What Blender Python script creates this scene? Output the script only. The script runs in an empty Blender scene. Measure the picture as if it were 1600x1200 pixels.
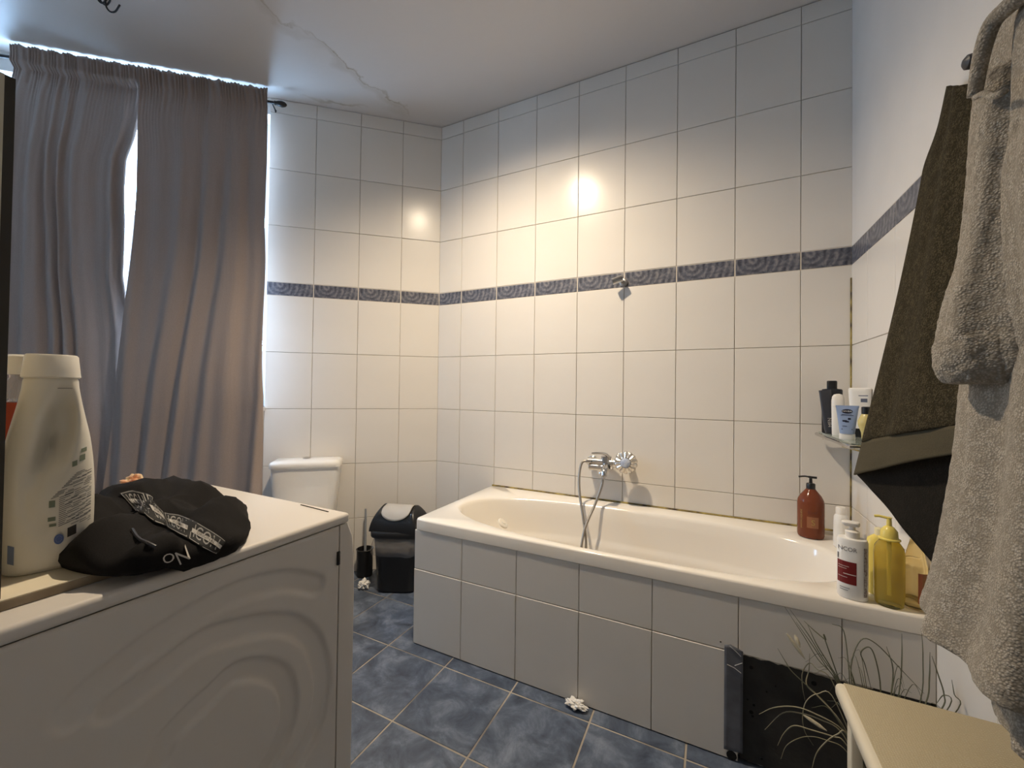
import bpy, bmesh, math, random
from mathutils import Vector, Matrix, noise
random.seed(7)
S = bpy.context.scene
COL = S.collection
PI = math.pi

# ------------------------------------------------------------------ camera
YAW, PITCH, ROLL, FPX = -0.4577, 0.0134, 0.0128, 628.08
CAM = Vector((1.39985, -2.10957, 1.12015))
FW = Vector((math.sin(YAW)*math.cos(PITCH), math.cos(YAW)*math.cos(PITCH), math.sin(PITCH)))
_r = FW.cross(Vector((0, 0, 1))).normalized(); _u = _r.cross(FW)
RT = math.cos(ROLL)*_r + math.sin(ROLL)*_u
UP = -math.sin(ROLL)*_r + math.cos(ROLL)*_u
cd = bpy.data.cameras.new('camera'); cam = bpy.data.objects.new('camera', cd); COL.objects.link(cam)
cam.matrix_world = Matrix(((RT.x, UP.x, -FW.x, CAM.x), (RT.y, UP.y, -FW.y, CAM.y), (RT.z, UP.z, -FW.z, CAM.z), (0, 0, 0, 1)))
cd.sensor_width = 36; cd.lens = FPX/1600*36; cd.clip_start = 0.02
S.camera = cam

# ------------------------------------------------------------------ light
S.view_settings.view_transform = 'Standard'
try: S.view_settings.look = 'None'
except Exception: pass
S.view_settings.gamma = 1; S.view_settings.use_curve_mapping = False
S.view_settings.exposure = 0.0
w = bpy.data.worlds.new('sky'); S.world = w; w.use_nodes = True
bg = w.node_tree.nodes['Background']; bg.inputs[0].default_value = (0.40, 0.65, 1.0, 1); bg.inputs[1].default_value = 30.0
LAMP = Vector((0.51, -0.96, 2.70))
ld = bpy.data.lights.new('ceiling_spot', 'SPOT'); ld.energy = 168; ld.color = (1.0, 0.82, 0.60)
ld.spot_size = math.radians(142); ld.spot_blend = 1.0; ld.shadow_soft_size = 0.035
lo = bpy.data.objects.new('ceiling_spot', ld); COL.objects.link(lo); lo.location = LAMP
lo.rotation_euler = Vector((0.02, 0.20, -1)).to_track_quat('-Z', 'Y').to_euler()

def pix(px, py):
    return FW + RT*((px-800)/FPX) - UP*((py-600)/FPX)
def on(px, py, n, d):
    R = pix(px, py); n = Vector(n); return CAM + R*((d - n.dot(CAM))/n.dot(R))
def az(px, py, z): return on(px, py, (0, 0, 1), z)
def ay(px, py, y): return on(px, py, (0, 1, 0), y)
def ax(px, py, x): return on(px, py, (1, 0, 0), x)

# daylight portal in the window opening (only guides the sky light, gives none of its own)
_AD = Vector((math.cos(-2.429), math.sin(-2.429), 0)); _AN = Vector((0.65383, -0.75664, 0))
pd = bpy.data.lights.new('window_portal', 'AREA'); pd.shape = 'RECTANGLE'; pd.size = 1.42; pd.size_y = 1.70; pd.cycles.is_portal = True
po = bpy.data.objects.new('window_portal', pd); COL.objects.link(po)
_c = Vector((-0.1696, 0, 1.857))+_AD*1.707-_AN*.155
_z = -_AN; _x = _AD; _y = _z.cross(_x)
po.matrix_world = Matrix(((_x.x, _y.x, _z.x, _c.x), (_x.y, _y.y, _z.y, _c.y), (_x.z, _y.z, _z.z, _c.z), (0, 0, 0, 1)))

# ------------------------------------------------------------------ materials
MATS = {}
def mat(name, col, rough=0.5, metal=0.0, var=0.0, vs=8.0, bump=0.0, bs=40.0, spec=0.5, trans=0.0, ior=1.45, coat=0.0, col2=None, detail=3, coord='Object', sheen=0):
    if name in MATS: return MATS[name]
    m = bpy.data.materials.new(name); m.use_nodes = True; nt = m.node_tree; b = nt.nodes['Principled BSDF']
    b.inputs['Base Color'].default_value = (*col, 1); b.inputs['Roughness'].default_value = rough
    b.inputs['Metallic'].default_value = metal; b.inputs['Specular IOR Level'].default_value = spec
    b.inputs['Transmission Weight'].default_value = trans; b.inputs['IOR'].default_value = ior
    b.inputs['Coat Weight'].default_value = coat
    if sheen: b.inputs['Sheen Weight'].default_value = sheen
    tc = nt.nodes.new('ShaderNodeTexCoord')
    if var or col2:
        n = nt.nodes.new('ShaderNodeTexNoise'); n.inputs['Scale'].default_value = vs; n.inputs['Detail'].default_value = detail
        nt.links.new(tc.outputs[coord], n.inputs['Vector'])
        r = nt.nodes.new('ShaderNodeValToRGB'); r.color_ramp.elements[0].position = 0.35; r.color_ramp.elements[1].position = 0.65
        c2 = col2 if col2 else tuple(c*(1-var) for c in col)
        r.color_ramp.elements[0].color = (*c2, 1); r.color_ramp.elements[1].color = (*col, 1)
        nt.links.new(n.outputs['Fac'], r.inputs[0]); nt.links.new(r.outputs[0], b.inputs['Base Color'])
    if bump:
        n2 = nt.nodes.new('ShaderNodeTexNoise'); n2.inputs['Scale'].default_value = bs; n2.inputs['Detail'].default_value = 4
        nt.links.new(tc.outputs[coord], n2.inputs['Vector'])
        bp = nt.nodes.new('ShaderNodeBump'); bp.inputs['Strength'].default_value = min(1, bump); bp.inputs['Distance'].default_value = 0.002 if bump <= 1 else 0.002*bump
        nt.links.new(n2.outputs['Fac'], bp.inputs['Height']); nt.links.new(bp.outputs[0], b.inputs['Normal'])
    MATS[name] = m; return m

M_tile = mat('glazed_white_tile', (0.77, 0.73, 0.67), 0.23, var=0.03, vs=3, bump=0.35, bs=5, spec=0.32)
M_grout = mat('wall_grout', (0.62, 0.56, 0.47), 0.9, col2=(0.25, 0.20, 0.14), vs=4.5)
M_plaster = mat('white_plaster', (0.74, 0.71, 0.67), 0.75, var=0.04, vs=5, bump=0.3, bs=60)
M_white = mat('white_gloss_plastic', (0.80, 0.76, 0.70), 0.3)
M_acryl = mat('bath_acrylic', (0.84, 0.79, 0.71), 0.12)
M_ceram = mat('toilet_ceramic', (0.80, 0.77, 0.72), 0.1)
M_chrome = mat('chrome', (0.62, 0.61, 0.60), 0.14, metal=1.0)
M_steel = mat('brushed_steel', (0.45, 0.44, 0.43), 0.35, metal=1.0)
M_black = mat('black_plastic', (0.012, 0.012, 0.013), 0.32)
M_dark = mat('dark_gap', (0.03, 0.025, 0.02), 0.9)
M_enamel = mat('washer_enamel', (0.66, 0.62, 0.57), 0.32, var=0.02, vs=4)

def node_mat(name, rough=0.5):
    m = bpy.data.materials.new(name); m.use_nodes = True
    MATS[name] = m
    return m, m.node_tree, m.node_tree.nodes['Principled BSDF']

def band_mat():                      # blue grey marbled border tile with a printed scroll
    m, nt, b = node_mat('border_tile_marble')
    N, L = nt.nodes.new, nt.links.new
    tc = N('ShaderNodeTexCoord'); 
    mp = N('ShaderNodeMapping'); mp.inputs['Location'].default_value = (0.055, 0, -0.028); L(tc.outputs['Object'], mp.inputs['Vector'])
    wv = N('ShaderNodeTexWave'); wv.wave_type = 'RINGS'; wv.rings_direction = 'Y'; wv.inputs['Scale'].default_value = 12; wv.inputs['Distortion'].default_value = 2.2; wv.inputs['Detail'].default_value = 2
    wv.inputs['Detail Scale'].default_value = 5
    L(mp.outputs[0], wv.inputs['Vector'])
    nz = N('ShaderNodeTexNoise'); nz.inputs['Scale'].default_value = 38; nz.inputs['Detail'].default_value = 5; nz.inputs['Distortion'].default_value = 1.2
    L(tc.outputs['Object'], nz.inputs['Vector'])
    mx = N('ShaderNodeMix'); mx.data_type = 'FLOAT'; mx.inputs[0].default_value = 0.80
    L(wv.outputs['Fac'], mx.inputs[2]); L(nz.outputs['Fac'], mx.inputs[3])
    r = N('ShaderNodeValToRGB'); e = r.color_ramp.elements
    e[0].position = 0.28; e[0].color = (0.045, 0.05, 0.07, 1); e[1].position = 0.72; e[1].color = (0.26, 0.25, 0.26, 1)
    k = e.new(0.5); k.color = (0.12, 0.125, 0.155, 1)
    L(mx.outputs[0], r.inputs[0]); L(r.outputs[0], b.inputs['Base Color']); b.inputs['Roughness'].default_value = 0.3
    bp = N('ShaderNodeBump'); bp.inputs['Strength'].default_value = 0.5; bp.inputs['Distance'].default_value = 0.001
    L(mx.outputs[0], bp.inputs['Height']); L(bp.outputs[0], b.inputs['Normal'])
    return m
M_band = band_mat()

def floor_mat():
    m, nt, b = node_mat('blue_slate_tile')
    N, L = nt.nodes.new, nt.links.new
    g = N('ShaderNodeNewGeometry')
    oi = N('ShaderNodeObjectInfo')
    ad = N('ShaderNodeVectorMath'); ad.operation = 'ADD'
    sc = N('ShaderNodeVectorMath'); sc.operation = 'SCALE'; sc.inputs['Scale'].default_value = 0.0
    L(g.outputs['Position'], ad.inputs[0])
    cb = N('ShaderNodeCombineXYZ'); ml = N('ShaderNodeMath'); ml.operation = 'MULTIPLY'; ml.inputs[1].default_value = 7
    L(oi.outputs['Random'], ml.inputs[0]); L(ml.outputs[0], cb.inputs[0]); L(cb.outputs[0], ad.inputs[1])
    n1 = N('ShaderNodeTexNoise'); n1.inputs['Scale'].default_value = 9; n1.inputs['Detail'].default_value = 7; n1.inputs['Roughness'].default_value = 0.68; n1.inputs['Distortion'].default_value = 0.5
    L(ad.outputs[0], n1.inputs['Vector'])
    r = N('ShaderNodeValToRGB'); e = r.color_ramp.elements
    e[0].position = 0.32; e[0].color = (0.036, 0.048, 0.075, 1); e[1].position = 0.74; e[1].color = (0.23, 0.27, 0.34, 1)
    k = e.new(0.5); k.color = (0.088, 0.112, 0.158, 1)
    L(n1.outputs['Fac'], r.inputs[0]); L(r.outputs[0], b.inputs['Base Color'])
    b.inputs['Roughness'].default_value = 0.42
    bp = N('ShaderNodeBump'); bp.inputs['Strength'].default_value = 0.3; bp.inputs['Distance'].default_value = 0.002
    L(n1.outputs['Fac'], bp.inputs['Height']); L(bp.outputs[0], b.inputs['Normal'])
    return m
M_floor = floor_mat()
M_fgrout = mat('floor_grout', (0.42, 0.37, 0.30), 0.9, col2=(0.20, 0.18, 0.16), vs=5)

def ceiling_mat():                   # matt paint with a meandering brown water stain
    m, nt, b = node_mat('ceiling_paint')
    N, L = nt.nodes.new, nt.links.new
    g = N('ShaderNodeNewGeometry'); sp = N('ShaderNodeSeparateXYZ'); L(g.outputs['Position'], sp.inputs[0])
    def mth(op, a, c, clamp=False):
        n = N('ShaderNodeMath'); n.operation = op; n.use_clamp = clamp
        for i, v in enumerate((a, c)):
            if v is None: continue
            if isinstance(v, (int, float)): n.inputs[i].default_value = v
            else: L(v, n.inputs[i])
        return n.outputs[0]
    nz = N('ShaderNodeTexNoise'); nz.inputs['Scale'].default_value = 7; nz.inputs['Detail'].default_value = 5; L(g.outputs['Position'], nz.inputs['Vector'])
    nz2 = N('ShaderNodeTexNoise'); nz2.inputs['Scale'].default_value = 4; nz2.inputs['Detail'].default_value = 3; L(g.outputs['Position'], nz2.inputs['Vector'])
    x, y = sp.outputs[0], sp.outputs[1]
    line = mth('ADD', mth('MULTIPLY', mth('ADD', y, 1.04), 0.13), -0.365)
    d = mth('ADD', mth('SUBTRACT', x, line), mth('MULTIPLY', mth('SUBTRACT', nz.outputs['Fac'], 0.5), 0.28))
    rim = mth('SUBTRACT', 1.0, mth('DIVIDE', mth('ABSOLUTE', d, None), 0.012), True)
    side = mth('MULTIPLY', mth('SUBTRACT', 1.0, mth('DIVIDE', mth('ABSOLUTE', mth('ADD', d, 0.025), None), 0.045), True), 0.35)
    msk = mth('MAXIMUM', rim, side)
    rng = mth('MULTIPLY', mth('MULTIPLY', mth('MULTIPLY', mth('ADD', y, 1.5), 4.0, True), mth('MULTIPLY', mth('SUBTRACT', -0.12, y), 6.0), True),
              mth('MULTIPLY', mth('SUBTRACT', nz2.outputs['Fac'], 0.33), 4.0, True))
    # second small stain close to the window wall
    d2 = mth('ADD', mth('ADD', mth('MULTIPLY', x, 0.654), mth('MULTIPLY', y, -0.757)), mth('ADD', 0.045, mth('MULTIPLY', mth('SUBTRACT', nz.outputs['Fac'], 0.5), 0.16)))
    m2 = mth('MULTIPLY', mth('SUBTRACT', 1.0, mth('DIVIDE', mth('ABSOLUTE', d2, None), 0.014), True), mth('SUBTRACT', 1.0, mth('DIVIDE', mth('ABSOLUTE', mth('ADD', x, 0.60), None), 0.16), True))
    f = mth('MULTIPLY', mth('MAXIMUM', mth('MULTIPLY', msk, rng, True), m2), 0.75)
    mx = N('ShaderNodeMix'); mx.data_type = 'RGBA'; mx.inputs[6].default_value = (0.66, 0.62, 0.59, 1); mx.inputs[7].default_value = (0.34, 0.27, 0.17, 1)
    L(f, mx.inputs[0]); L(mx.outputs[2], b.inputs['Base Color']); b.inputs['Roughness'].default_value = 0.45
    bp = N('ShaderNodeBump'); bp.inputs['Strength'].default_value = 0.35; bp.inputs['Distance'].default_value = 0.02
    L(nz2.outputs['Fac'], bp.inputs['Height']); L(bp.outputs[0], b.inputs['Normal'])
    return m
M_ceil = ceiling_mat()

def cloth_mat(name, col, transl=0.0, scale=900, strength=0.5, col2=None, terry=False):
    m, nt, b = node_mat(name); N, L = nt.nodes.new, nt.links.new
    tc = N('ShaderNodeTexCoord')
    b.inputs['Roughness'].default_value = 0.95; b.inputs['Specular IOR Level'].default_value = 0.15
    nz = N('ShaderNodeTexNoise'); nz.inputs['Scale'].default_value = scale; nz.inputs['Detail'].default_value = 3
    L(tc.outputs['Object'], nz.inputs['Vector'])
    src = nz.outputs['Fac']
    if terry:
        vo = N('ShaderNodeTexVoronoi'); vo.inputs['Scale'].default_value = scale; vo.inputs['Randomness'].default_value = 1.0
        L(tc.outputs['Object'], vo.inputs['Vector']); nz.inputs['Scale'].default_value = 60
        iv = N('ShaderNodeMath'); iv.operation = 'SUBTRACT'; iv.inputs[0].default_value = 1.05; L(vo.outputs['Distance'], iv.inputs[1])
        mu = N('ShaderNodeMath'); mu.operation = 'MULTIPLY'; L(iv.outputs[0], mu.inputs[0]); L(nz.outputs['Fac'], mu.inputs[1])
        ad_ = N('ShaderNodeMath'); ad_.operation = 'MULTIPLY'; ad_.inputs[1].default_value = 1.5; L(mu.outputs[0], ad_.inputs[0]); src = ad_.outputs[0]
    r = N('ShaderNodeValToRGB'); r.color_ramp.elements[0].position = .3; r.color_ramp.elements[1].position = .7
    r.color_ramp.elements[0].color = (*(col2 or tuple(c*.8 for c in col)), 1); r.color_ramp.elements[1].color = (*col, 1)
    L(src, r.inputs[0]); L(r.outputs[0], b.inputs['Base Color'])
    bp = N('ShaderNodeBump'); bp.inputs['Strength'].default_value = strength; bp.inputs['Distance'].default_value = 0.002 if terry else 0.001
    L(src, bp.inputs['Height']); L(bp.outputs[0], b.inputs['Normal'])
    if terry and col[0] > .2: b.inputs['Sheen Weight'].default_value = 0.10; b.inputs['Sheen Roughness'].default_value = 0.6
    if transl:
        out = nt.nodes['Material Output']; t = N('ShaderNodeBsdfTranslucent'); L(r.outputs[0], t.inputs[0])
        ms = N('ShaderNodeMixShader'); ms.inputs[0].default_value = transl
        L(b.outputs[0], ms.inputs[1]); L(t.outputs[0], ms.inputs[2]); L(ms.outputs[0], out.inputs[0])
    return m
M_curtain = cloth_mat('mauve_grey_curtain', (0.42, 0.345, 0.31), 0.06, 500, 0.4)
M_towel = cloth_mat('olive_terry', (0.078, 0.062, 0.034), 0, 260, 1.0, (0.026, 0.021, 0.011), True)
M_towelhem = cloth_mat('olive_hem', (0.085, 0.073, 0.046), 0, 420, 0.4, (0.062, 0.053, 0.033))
M_towelin = cloth_mat('olive_terry_shaded', (0.016, 0.013, 0.010), 0, 250, 0.5, (0.009, 0.008, 0.006), True)  # towel's inner side: the shade between the layers is put into the colour
M_robe = cloth_mat('cream_terry', (0.43, 0.38, 0.31), 0, 300, 1.0, (0.24, 0.21, 0.165), True)
M_blackcloth = cloth_mat('black_jersey', (0.014, 0.013, 0.013), 0, 600, 0.4)

def glass_mat(name, col, rough=0.02, tint=None):
    return mat(name, col, rough, trans=1.0, ior=1.35)

# ------------------------------------------------------------------ mesh helpers
def link(o, parent=None, ploc=None):
    COL.objects.link(o)
    if parent is not None:
        o.parent = parent
        o.matrix_parent_inverse = parent.matrix_basis.inverted()
    return o
def mesh(name, V, F, m, parent=None, smooth=False, sharp=40):
    me = bpy.data.meshes.new(name); me.from_pydata([tuple(v) for v in V], [], F); me.update()
    bm = bmesh.new(); bm.from_mesh(me); bmesh.ops.recalc_face_normals(bm, faces=bm.faces); bm.to_mesh(me); bm.free()
    for k in (m if isinstance(m, (list, tuple)) else [m]): me.materials.append(k)
    if smooth:
        me.shade_smooth()
        try: me.set_sharp_from_angle(angle=math.radians(sharp))
        except Exception: pass
    return link(bpy.data.objects.new(name, me), parent)
def solidify(o, t, off=0):
    md = o.modifiers.new('thickness', 'SOLIDIFY'); md.thickness = t; md.offset = off; return o
def merge(*parts):
    V, F = [], []
    for v, f in parts:
        n = len(V); V += list(v); F += [tuple(i+n for i in q) for q in f]
    return V, F
def bx(x0, x1, y0, y1, z0, z1):
    V = [(x, y, z) for x in (x0, x1) for y in (y0, y1) for z in (z0, z1)]
    F = [(0, 1, 3, 2), (4, 6, 7, 5), (0, 4, 5, 1), (2, 3, 7, 6), (0, 2, 6, 4), (1, 5, 7, 3)]
    return V, F
def rbox(name, x0, x1, y0, y1, z0, z1, m, parent=None, r=0.005, seg=3):
    bm = bmesh.new(); V, F = bx(x0, x1, y0, y1, z0, z1)
    vs = [bm.verts.new(v) for v in V]; [bm.faces.new([vs[i] for i in f]) for f in F]
    bmesh.ops.recalc_face_normals(bm, faces=bm.faces)
    bmesh.ops.bevel(bm, geom=list(bm.edges), offset=r, segments=seg, affect='EDGES', profile=0.5)
    me = bpy.data.meshes.new(name); bm.to_mesh(me); bm.free(); me.materials.append(m)
    me.shade_smooth()
    try: me.set_sharp_from_angle(angle=math.radians(50))
    except Exception: pass
    return link(bpy.data.objects.new(name, me), parent)
def rings(R, cap0=True, cap1=True, closed=True):
    V, F = [], []
    n = len(R[0])
    for r in R: V += [tuple(p) for p in r]
    for i in range(len(R)-1):
        for j in range(n if closed else n-1):
            k = (j+1) % n
            F.append((i*n+j, i*n+k, (i+1)*n+k, (i+1)*n+j))
    if cap0: F.append(tuple(range(n))[::-1])
    if cap1: F.append(tuple((len(R)-1)*n+j for j in range(n)))
    return V, F
def lathe(P, c=(0, 0, 0), n=24, axis=None, cap0=True, cap1=True):
    """P: list of (r, z)."""
    R = []
    for r, z in P:
        R.append([Vector((r*math.cos(2*PI*k/n), r*math.sin(2*PI*k/n), z)) for k in range(n)])
    if axis is not None:
        q = Vector((0, 0, 1)).rotation_difference(Vector(axis).normalized())
        R = [[q @ p for p in r] for r in R]
    c = Vector(c); R = [[p+c for p in r] for r in R]
    return rings(R, cap0, cap1)
def smoothpath(P, n=8):
    P = [Vector(p) for p in P]; out = []
    Q = [2*P[0]-P[1]]+P+[2*P[-1]-P[-2]]
    for i in range(1, len(Q)-2):
        for k in range(n):
            t = k/n; a, b, c, d = Q[i-1:i+3]
            out.append(0.5*((2*b)+(c-a)*t+(2*a-5*b+4*c-d)*t*t+(3*b-a-3*c+d)*t**3))
    out.append(P[-1]); return out
def tube(P, r, n=8):
    P = [Vector(p) for p in P]; R = []; up = None
    for i, p in enumerate(P):
        t = (P[min(i+1, len(P)-1)]-P[max(i-1, 0)]).normalized()
        if up is None:
            up = Vector((0, 0, 1)) if abs(t.z) < .9 else Vector((1, 0, 0))
        a = t.cross(up).normalized(); b = a.cross(t).normalized(); up = b
        rr = r(i/(len(P)-1)) if callable(r) else r
        R.append([p+rr*(math.cos(2*PI*k/n)*a+math.sin(2*PI*k/n)*b) for k in range(n)])
    return rings(R)
def selip(a, b, n, N=40, cx=0, cy=0, z=0):
    out = []
    for k in range(N):
        t = 2*PI*k/N; c, s = math.cos(t), math.sin(t)
        out.append(Vector((cx+a*math.copysign(abs(c)**(2/n), c), cy+b*math.copysign(abs(s)**(2/n), s), z)))
    return out
def empty(name, loc, label=None, cat=None, group=None, kind=None, rz=0):
    o = bpy.data.objects.new(name, None); COL.objects.link(o); o.location = loc; o.rotation_euler = (0, 0, rz); o.empty_display_size = .05
    return tag(o, label, cat, group, kind)
def tag(o, label=None, cat=None, group=None, kind=None):
    if label: o['label'] = label
    if cat: o['category'] = cat
    if group: o['group'] = group
    if kind: o['kind'] = kind
    return o
def struct(o): o['kind'] = 'structure'; return o
def place(VF, loc, rz=0, tilt=None):
    M = Matrix.Translation(loc) @ Matrix.Rotation(rz, 4, 'Z')
    if tilt is not None: M = M @ tilt
    return [M @ Vector(v) for v in VF[0]], VF[1]
def clip(poly, a, b):                # keep the left side of line a->b
    out = []
    def sd(p): return (b[0]-a[0])*(p[1]-a[1])-(b[1]-a[1])*(p[0]-a[0])
    for i in range(len(poly)):
        p, q = poly[i], poly[(i+1) % len(poly)]; sp, sq = sd(p), sd(q)
        if sp >= 0: out.append(p)
        if (sp >= 0) != (sq >= 0):
            t = sp/(sp-sq); out.append((p[0]+t*(q[0]-p[0]), p[1]+t*(q[1]-p[1])))
    return out
def prism(poly, z0, z1, bev=0.0):
    n = len(poly); cx = sum(p[0] for p in poly)/n; cy = sum(p[1] for p in poly)/n
    R = [[Vector((p[0], p[1], z0)) for p in poly], [Vector((p[0], p[1], z1-bev)) for p in poly]]
    if bev:
        R.append([Vector((p[0]+(cx-p[0])*bev/max(.02, math.hypot(cx-p[0], cy-p[1])), p[1]+(cy-p[1])*bev/max(.02, math.hypot(cx-p[0], cy-p[1])), z1)) for p in poly])
    return rings(R)
def text_vf(s, size, align='CENTER'):
    c = bpy.data.curves.new('txt', 'FONT'); c.body = s; c.size = size; c.align_x = align; c.align_y = 'CENTER'; c.resolution_u = 3
    o = bpy.data.objects.new('txt', c); COL.objects.link(o)
    me = bpy.data.meshes.new_from_object(o.evaluated_get(bpy.context.evaluated_depsgraph_get()))
    V = [tuple(v.co) for v in me.vertices]; F = [tuple(p.vertices) for p in me.polygons]
    bpy.data.objects.remove(o); bpy.data.curves.remove(c); bpy.data.meshes.remove(me)
    return V, F
def mapvf(VF, f): return [f(v) for v in VF[0]], VF[1]

# ------------------------------------------------------------------ room shell
XC, XR = -0.1696, 1.927
CEIL = 2.8136
AD = Vector((math.cos(-2.429), math.sin(-2.429), 0))        # along the window wall, away from the corner
AN = Vector((0.65383, -0.75664, 0))                          # its normal, into the room
AC = Vector((XC, 0, 0))
def A(s, off, z): return AC + AD*s + AN*off + Vector((0, 0, z))
LV = [0.0, 0.3236, 0.656, 0.9885, 1.321, 1.6533, 1.732, 2.0644, 2.3968, 2.7292, CEIL-0.003]
A_END = 3.0
Aend = A(A_END, 0, 0)
YB = -3.1
G = 0.0023                                                  # joint width

_tile_cache = {}
def tile_mesh(wd, ht, m, name):
    key = (round(wd, 4), round(ht, 4), m.name)
    if key in _tile_cache: return _tile_cache[key]
    a, c, b = (wd-G)/2, (ht-G)/2, 0.0015
    R = [[Vector((sx*x, y, sz*z)) for sx, sz in ((-1, -1), (1, -1), (1, 1), (-1, 1))] for x, z, y in ((a, c, 0.004), (a, c, -0.0015), (a-b, c-b, -0.0032))]
    V, F = rings(R, False, True)
    me = bpy.data.meshes.new(name); me.from_pydata([tuple(v) for v in V], [], F); me.update()
    bm = bmesh.new(); bm.from_mesh(me); bmesh.ops.recalc_face_normals(bm, faces=bm.faces)
    # make sure the face looks to -y
    f = max(bm.faces, key=lambda q: q.calc_area())
    if f.normal.y > 0: bmesh.ops.reverse_faces(bm, faces=bm.faces)
    bm.to_mesh(me); bm.free(); me.materials.append(m)
    _tile_cache[key] = me; return me
def tile_at(parent, loc, rz, wd, ht, m=None, jit=0.0022):
    m = m or M_tile
    nm = 'border_tile' if m is M_band else 'tile'
    if m is M_band: wd -= .0035; ht -= .002
    o = bpy.data.objects.new(nm, tile_mesh(wd, ht, m, nm)); link(o, parent)
    o.location = loc; o.rotation_euler = (random.uniform(-jit, jit), 0, rz+random.uniform(-jit, jit)); return o

# back wall
wb = struct(mesh('wall_back', *bx(XC-.25, XR+.2, 0.0022, .2, -.05, CEIL+.05), M_grout))
xs = [XC]+[.25*k for k in range(8)]+[XR]
for i in range(len(xs)-1):
    for j in range(len(LV)-1):
        x0, x1, z0, z1 = xs[i], xs[i+1], LV[j], LV[j+1]
        if z1 < 0.54 and x0 > 0.26: continue
        tile_at(wb, ((x0+x1)/2, 0.0, (z0+z1)/2), 0, x1-x0, z1-z0, M_band if j == 5 else M_tile)
M_lj = mat('light_joint', (.66, .60, .52), .8, var=.1, vs=30)
mesh('border_joint', *bx(XC, XR, -.0012, .002, LV[5]-.0035, LV[6]+.0035), M_lj, wb)
# window wall
S0, S1, ZS0, ZS1 = 0.9937, 2.42, 1.00, 2.715
def slab(s0, s1, z0, z1, o0=-.22, o1=-.0022):
    V = [A(s, o, z) for s in (s0, s1) for o in (o0, o1) for z in (z0, z1)]
    return V, bx(0, 1, 0, 1, 0, 1)[1]
wl = struct(mesh('wall_left', *merge(slab(-.02, S0, -.05, CEIL+.05), slab(S0, A_END+.1, -.05, ZS0), slab(S0, A_END+.1, ZS1, CEIL+.05), slab(S1, A_END+.1, ZS0, ZS1)), M_plaster))
gb = mesh('grout_bed', *slab(0, S0, 0, CEIL-.003, -.0022, -.0018), M_grout, wl)
ss = [0, .2401, .4913, .7425, S0]
mesh('border_joint', *slab(0, S0, LV[5]-.0035, LV[6]+.0035, -.002, .0012), M_lj, wl)
RZA = math.atan2(AN.y, AN.x)+PI/2
for i in range(4):
    for j in range(len(LV)-1):
        p = A((ss[i]+ss[i+1])/2, 0, (LV[j]+LV[j+1])/2)
        tile_at(wl, p, RZA, ss[i+1]-ss[i], LV[j+1]-LV[j], M_band if j == 5 else M_tile)
i = S0
while i < A_END-.1:
    for j in range(3):
        z1 = LV[j+1]
        p = A(i+.125, 0, (LV[j]+z1)/2); tile_at(wl, p, RZA, .25, z1-LV[j])
    i += .25
# right wall
wr = struct(mesh('wall_right', *merge(bx(XR+.0022, XR+.2, YB-.2, .2, -.05, LV[6]), bx(XR-.002, XR+.2, YB-.2, .2, LV[6], CEIL+.05)), [M_grout, M_plaster]))
for p in wr.data.polygons:
    if p.index >= 6: p.material_index = 1
ys = [0, -.189]
while ys[-1] > YB+.25: ys.append(ys[-1]-.25)
ys.append(YB)
for i in range(len(ys)-1):
    for j in range(6):
        y0, y1 = ys[i], ys[i+1]
        if LV[j+1] < .54 and y1 > -.70: continue
        tile_at(wr, (XR, (y0+y1)/2, (LV[j]+LV[j+1])/2), -PI/2, y0-y1, LV[j+1]-LV[j], M_band if j == 5 else M_tile)
mesh('border_joint', *bx(XR-.0012, XR+.002, YB, 0, LV[5]-.0035, LV[6]+.0035), M_lj, wr)
# walls behind the camera
struct(mesh('wall_front', *bx(-2.8, XR+.2, YB-.2, YB, -.05, CEIL+.05), M_plaster))
struct(mesh('wall_corner', *bx(Aend.x-.2, Aend.x, YB-.2, Aend.y+.15, -.05, CEIL+.05), M_plaster))
struct(mesh('ceiling', *bx(-2.9, XR+.2, YB-.2, .25, CEIL, CEIL+.15), M_ceil))
fl = struct(mesh('floor', *bx(-2.9, XR+.2, YB-.2, .25, -.15, -.0015), M_fgrout))
room = [(XR, 0), (XC, 0), (Aend.x, Aend.y), (Aend.x, YB), (XR, YB)]
gs, gx, gy = .2971, .15, -.757
for i in range(-9, 7):
    for j in range(-9, 4):
        a = gx+i*gs; b = gy+j*gs; g = .003
        pl = [(a+g, b+g), (a+gs-g, b+g), (a+gs-g, b+gs-g), (a+g, b+gs-g)]
        for k in range(5):
            if len(pl) < 3: break
            pl = clip(pl, room[k], room[(k+1) % 5])
        if len(pl) < 3: continue
        if i >= 1 and b >= -.70: continue
        ar = abs(sum(pl[k][0]*pl[(k+1) % len(pl)][1]-pl[(k+1) % len(pl)][0]*pl[k][1] for k in range(len(pl))))/2
        if ar < 2e-4: continue
        zz = random.uniform(0, .0008)
        mesh('tile', *prism(pl, -.004, .0+zz*.5, .0012), M_floor, fl)

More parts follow.
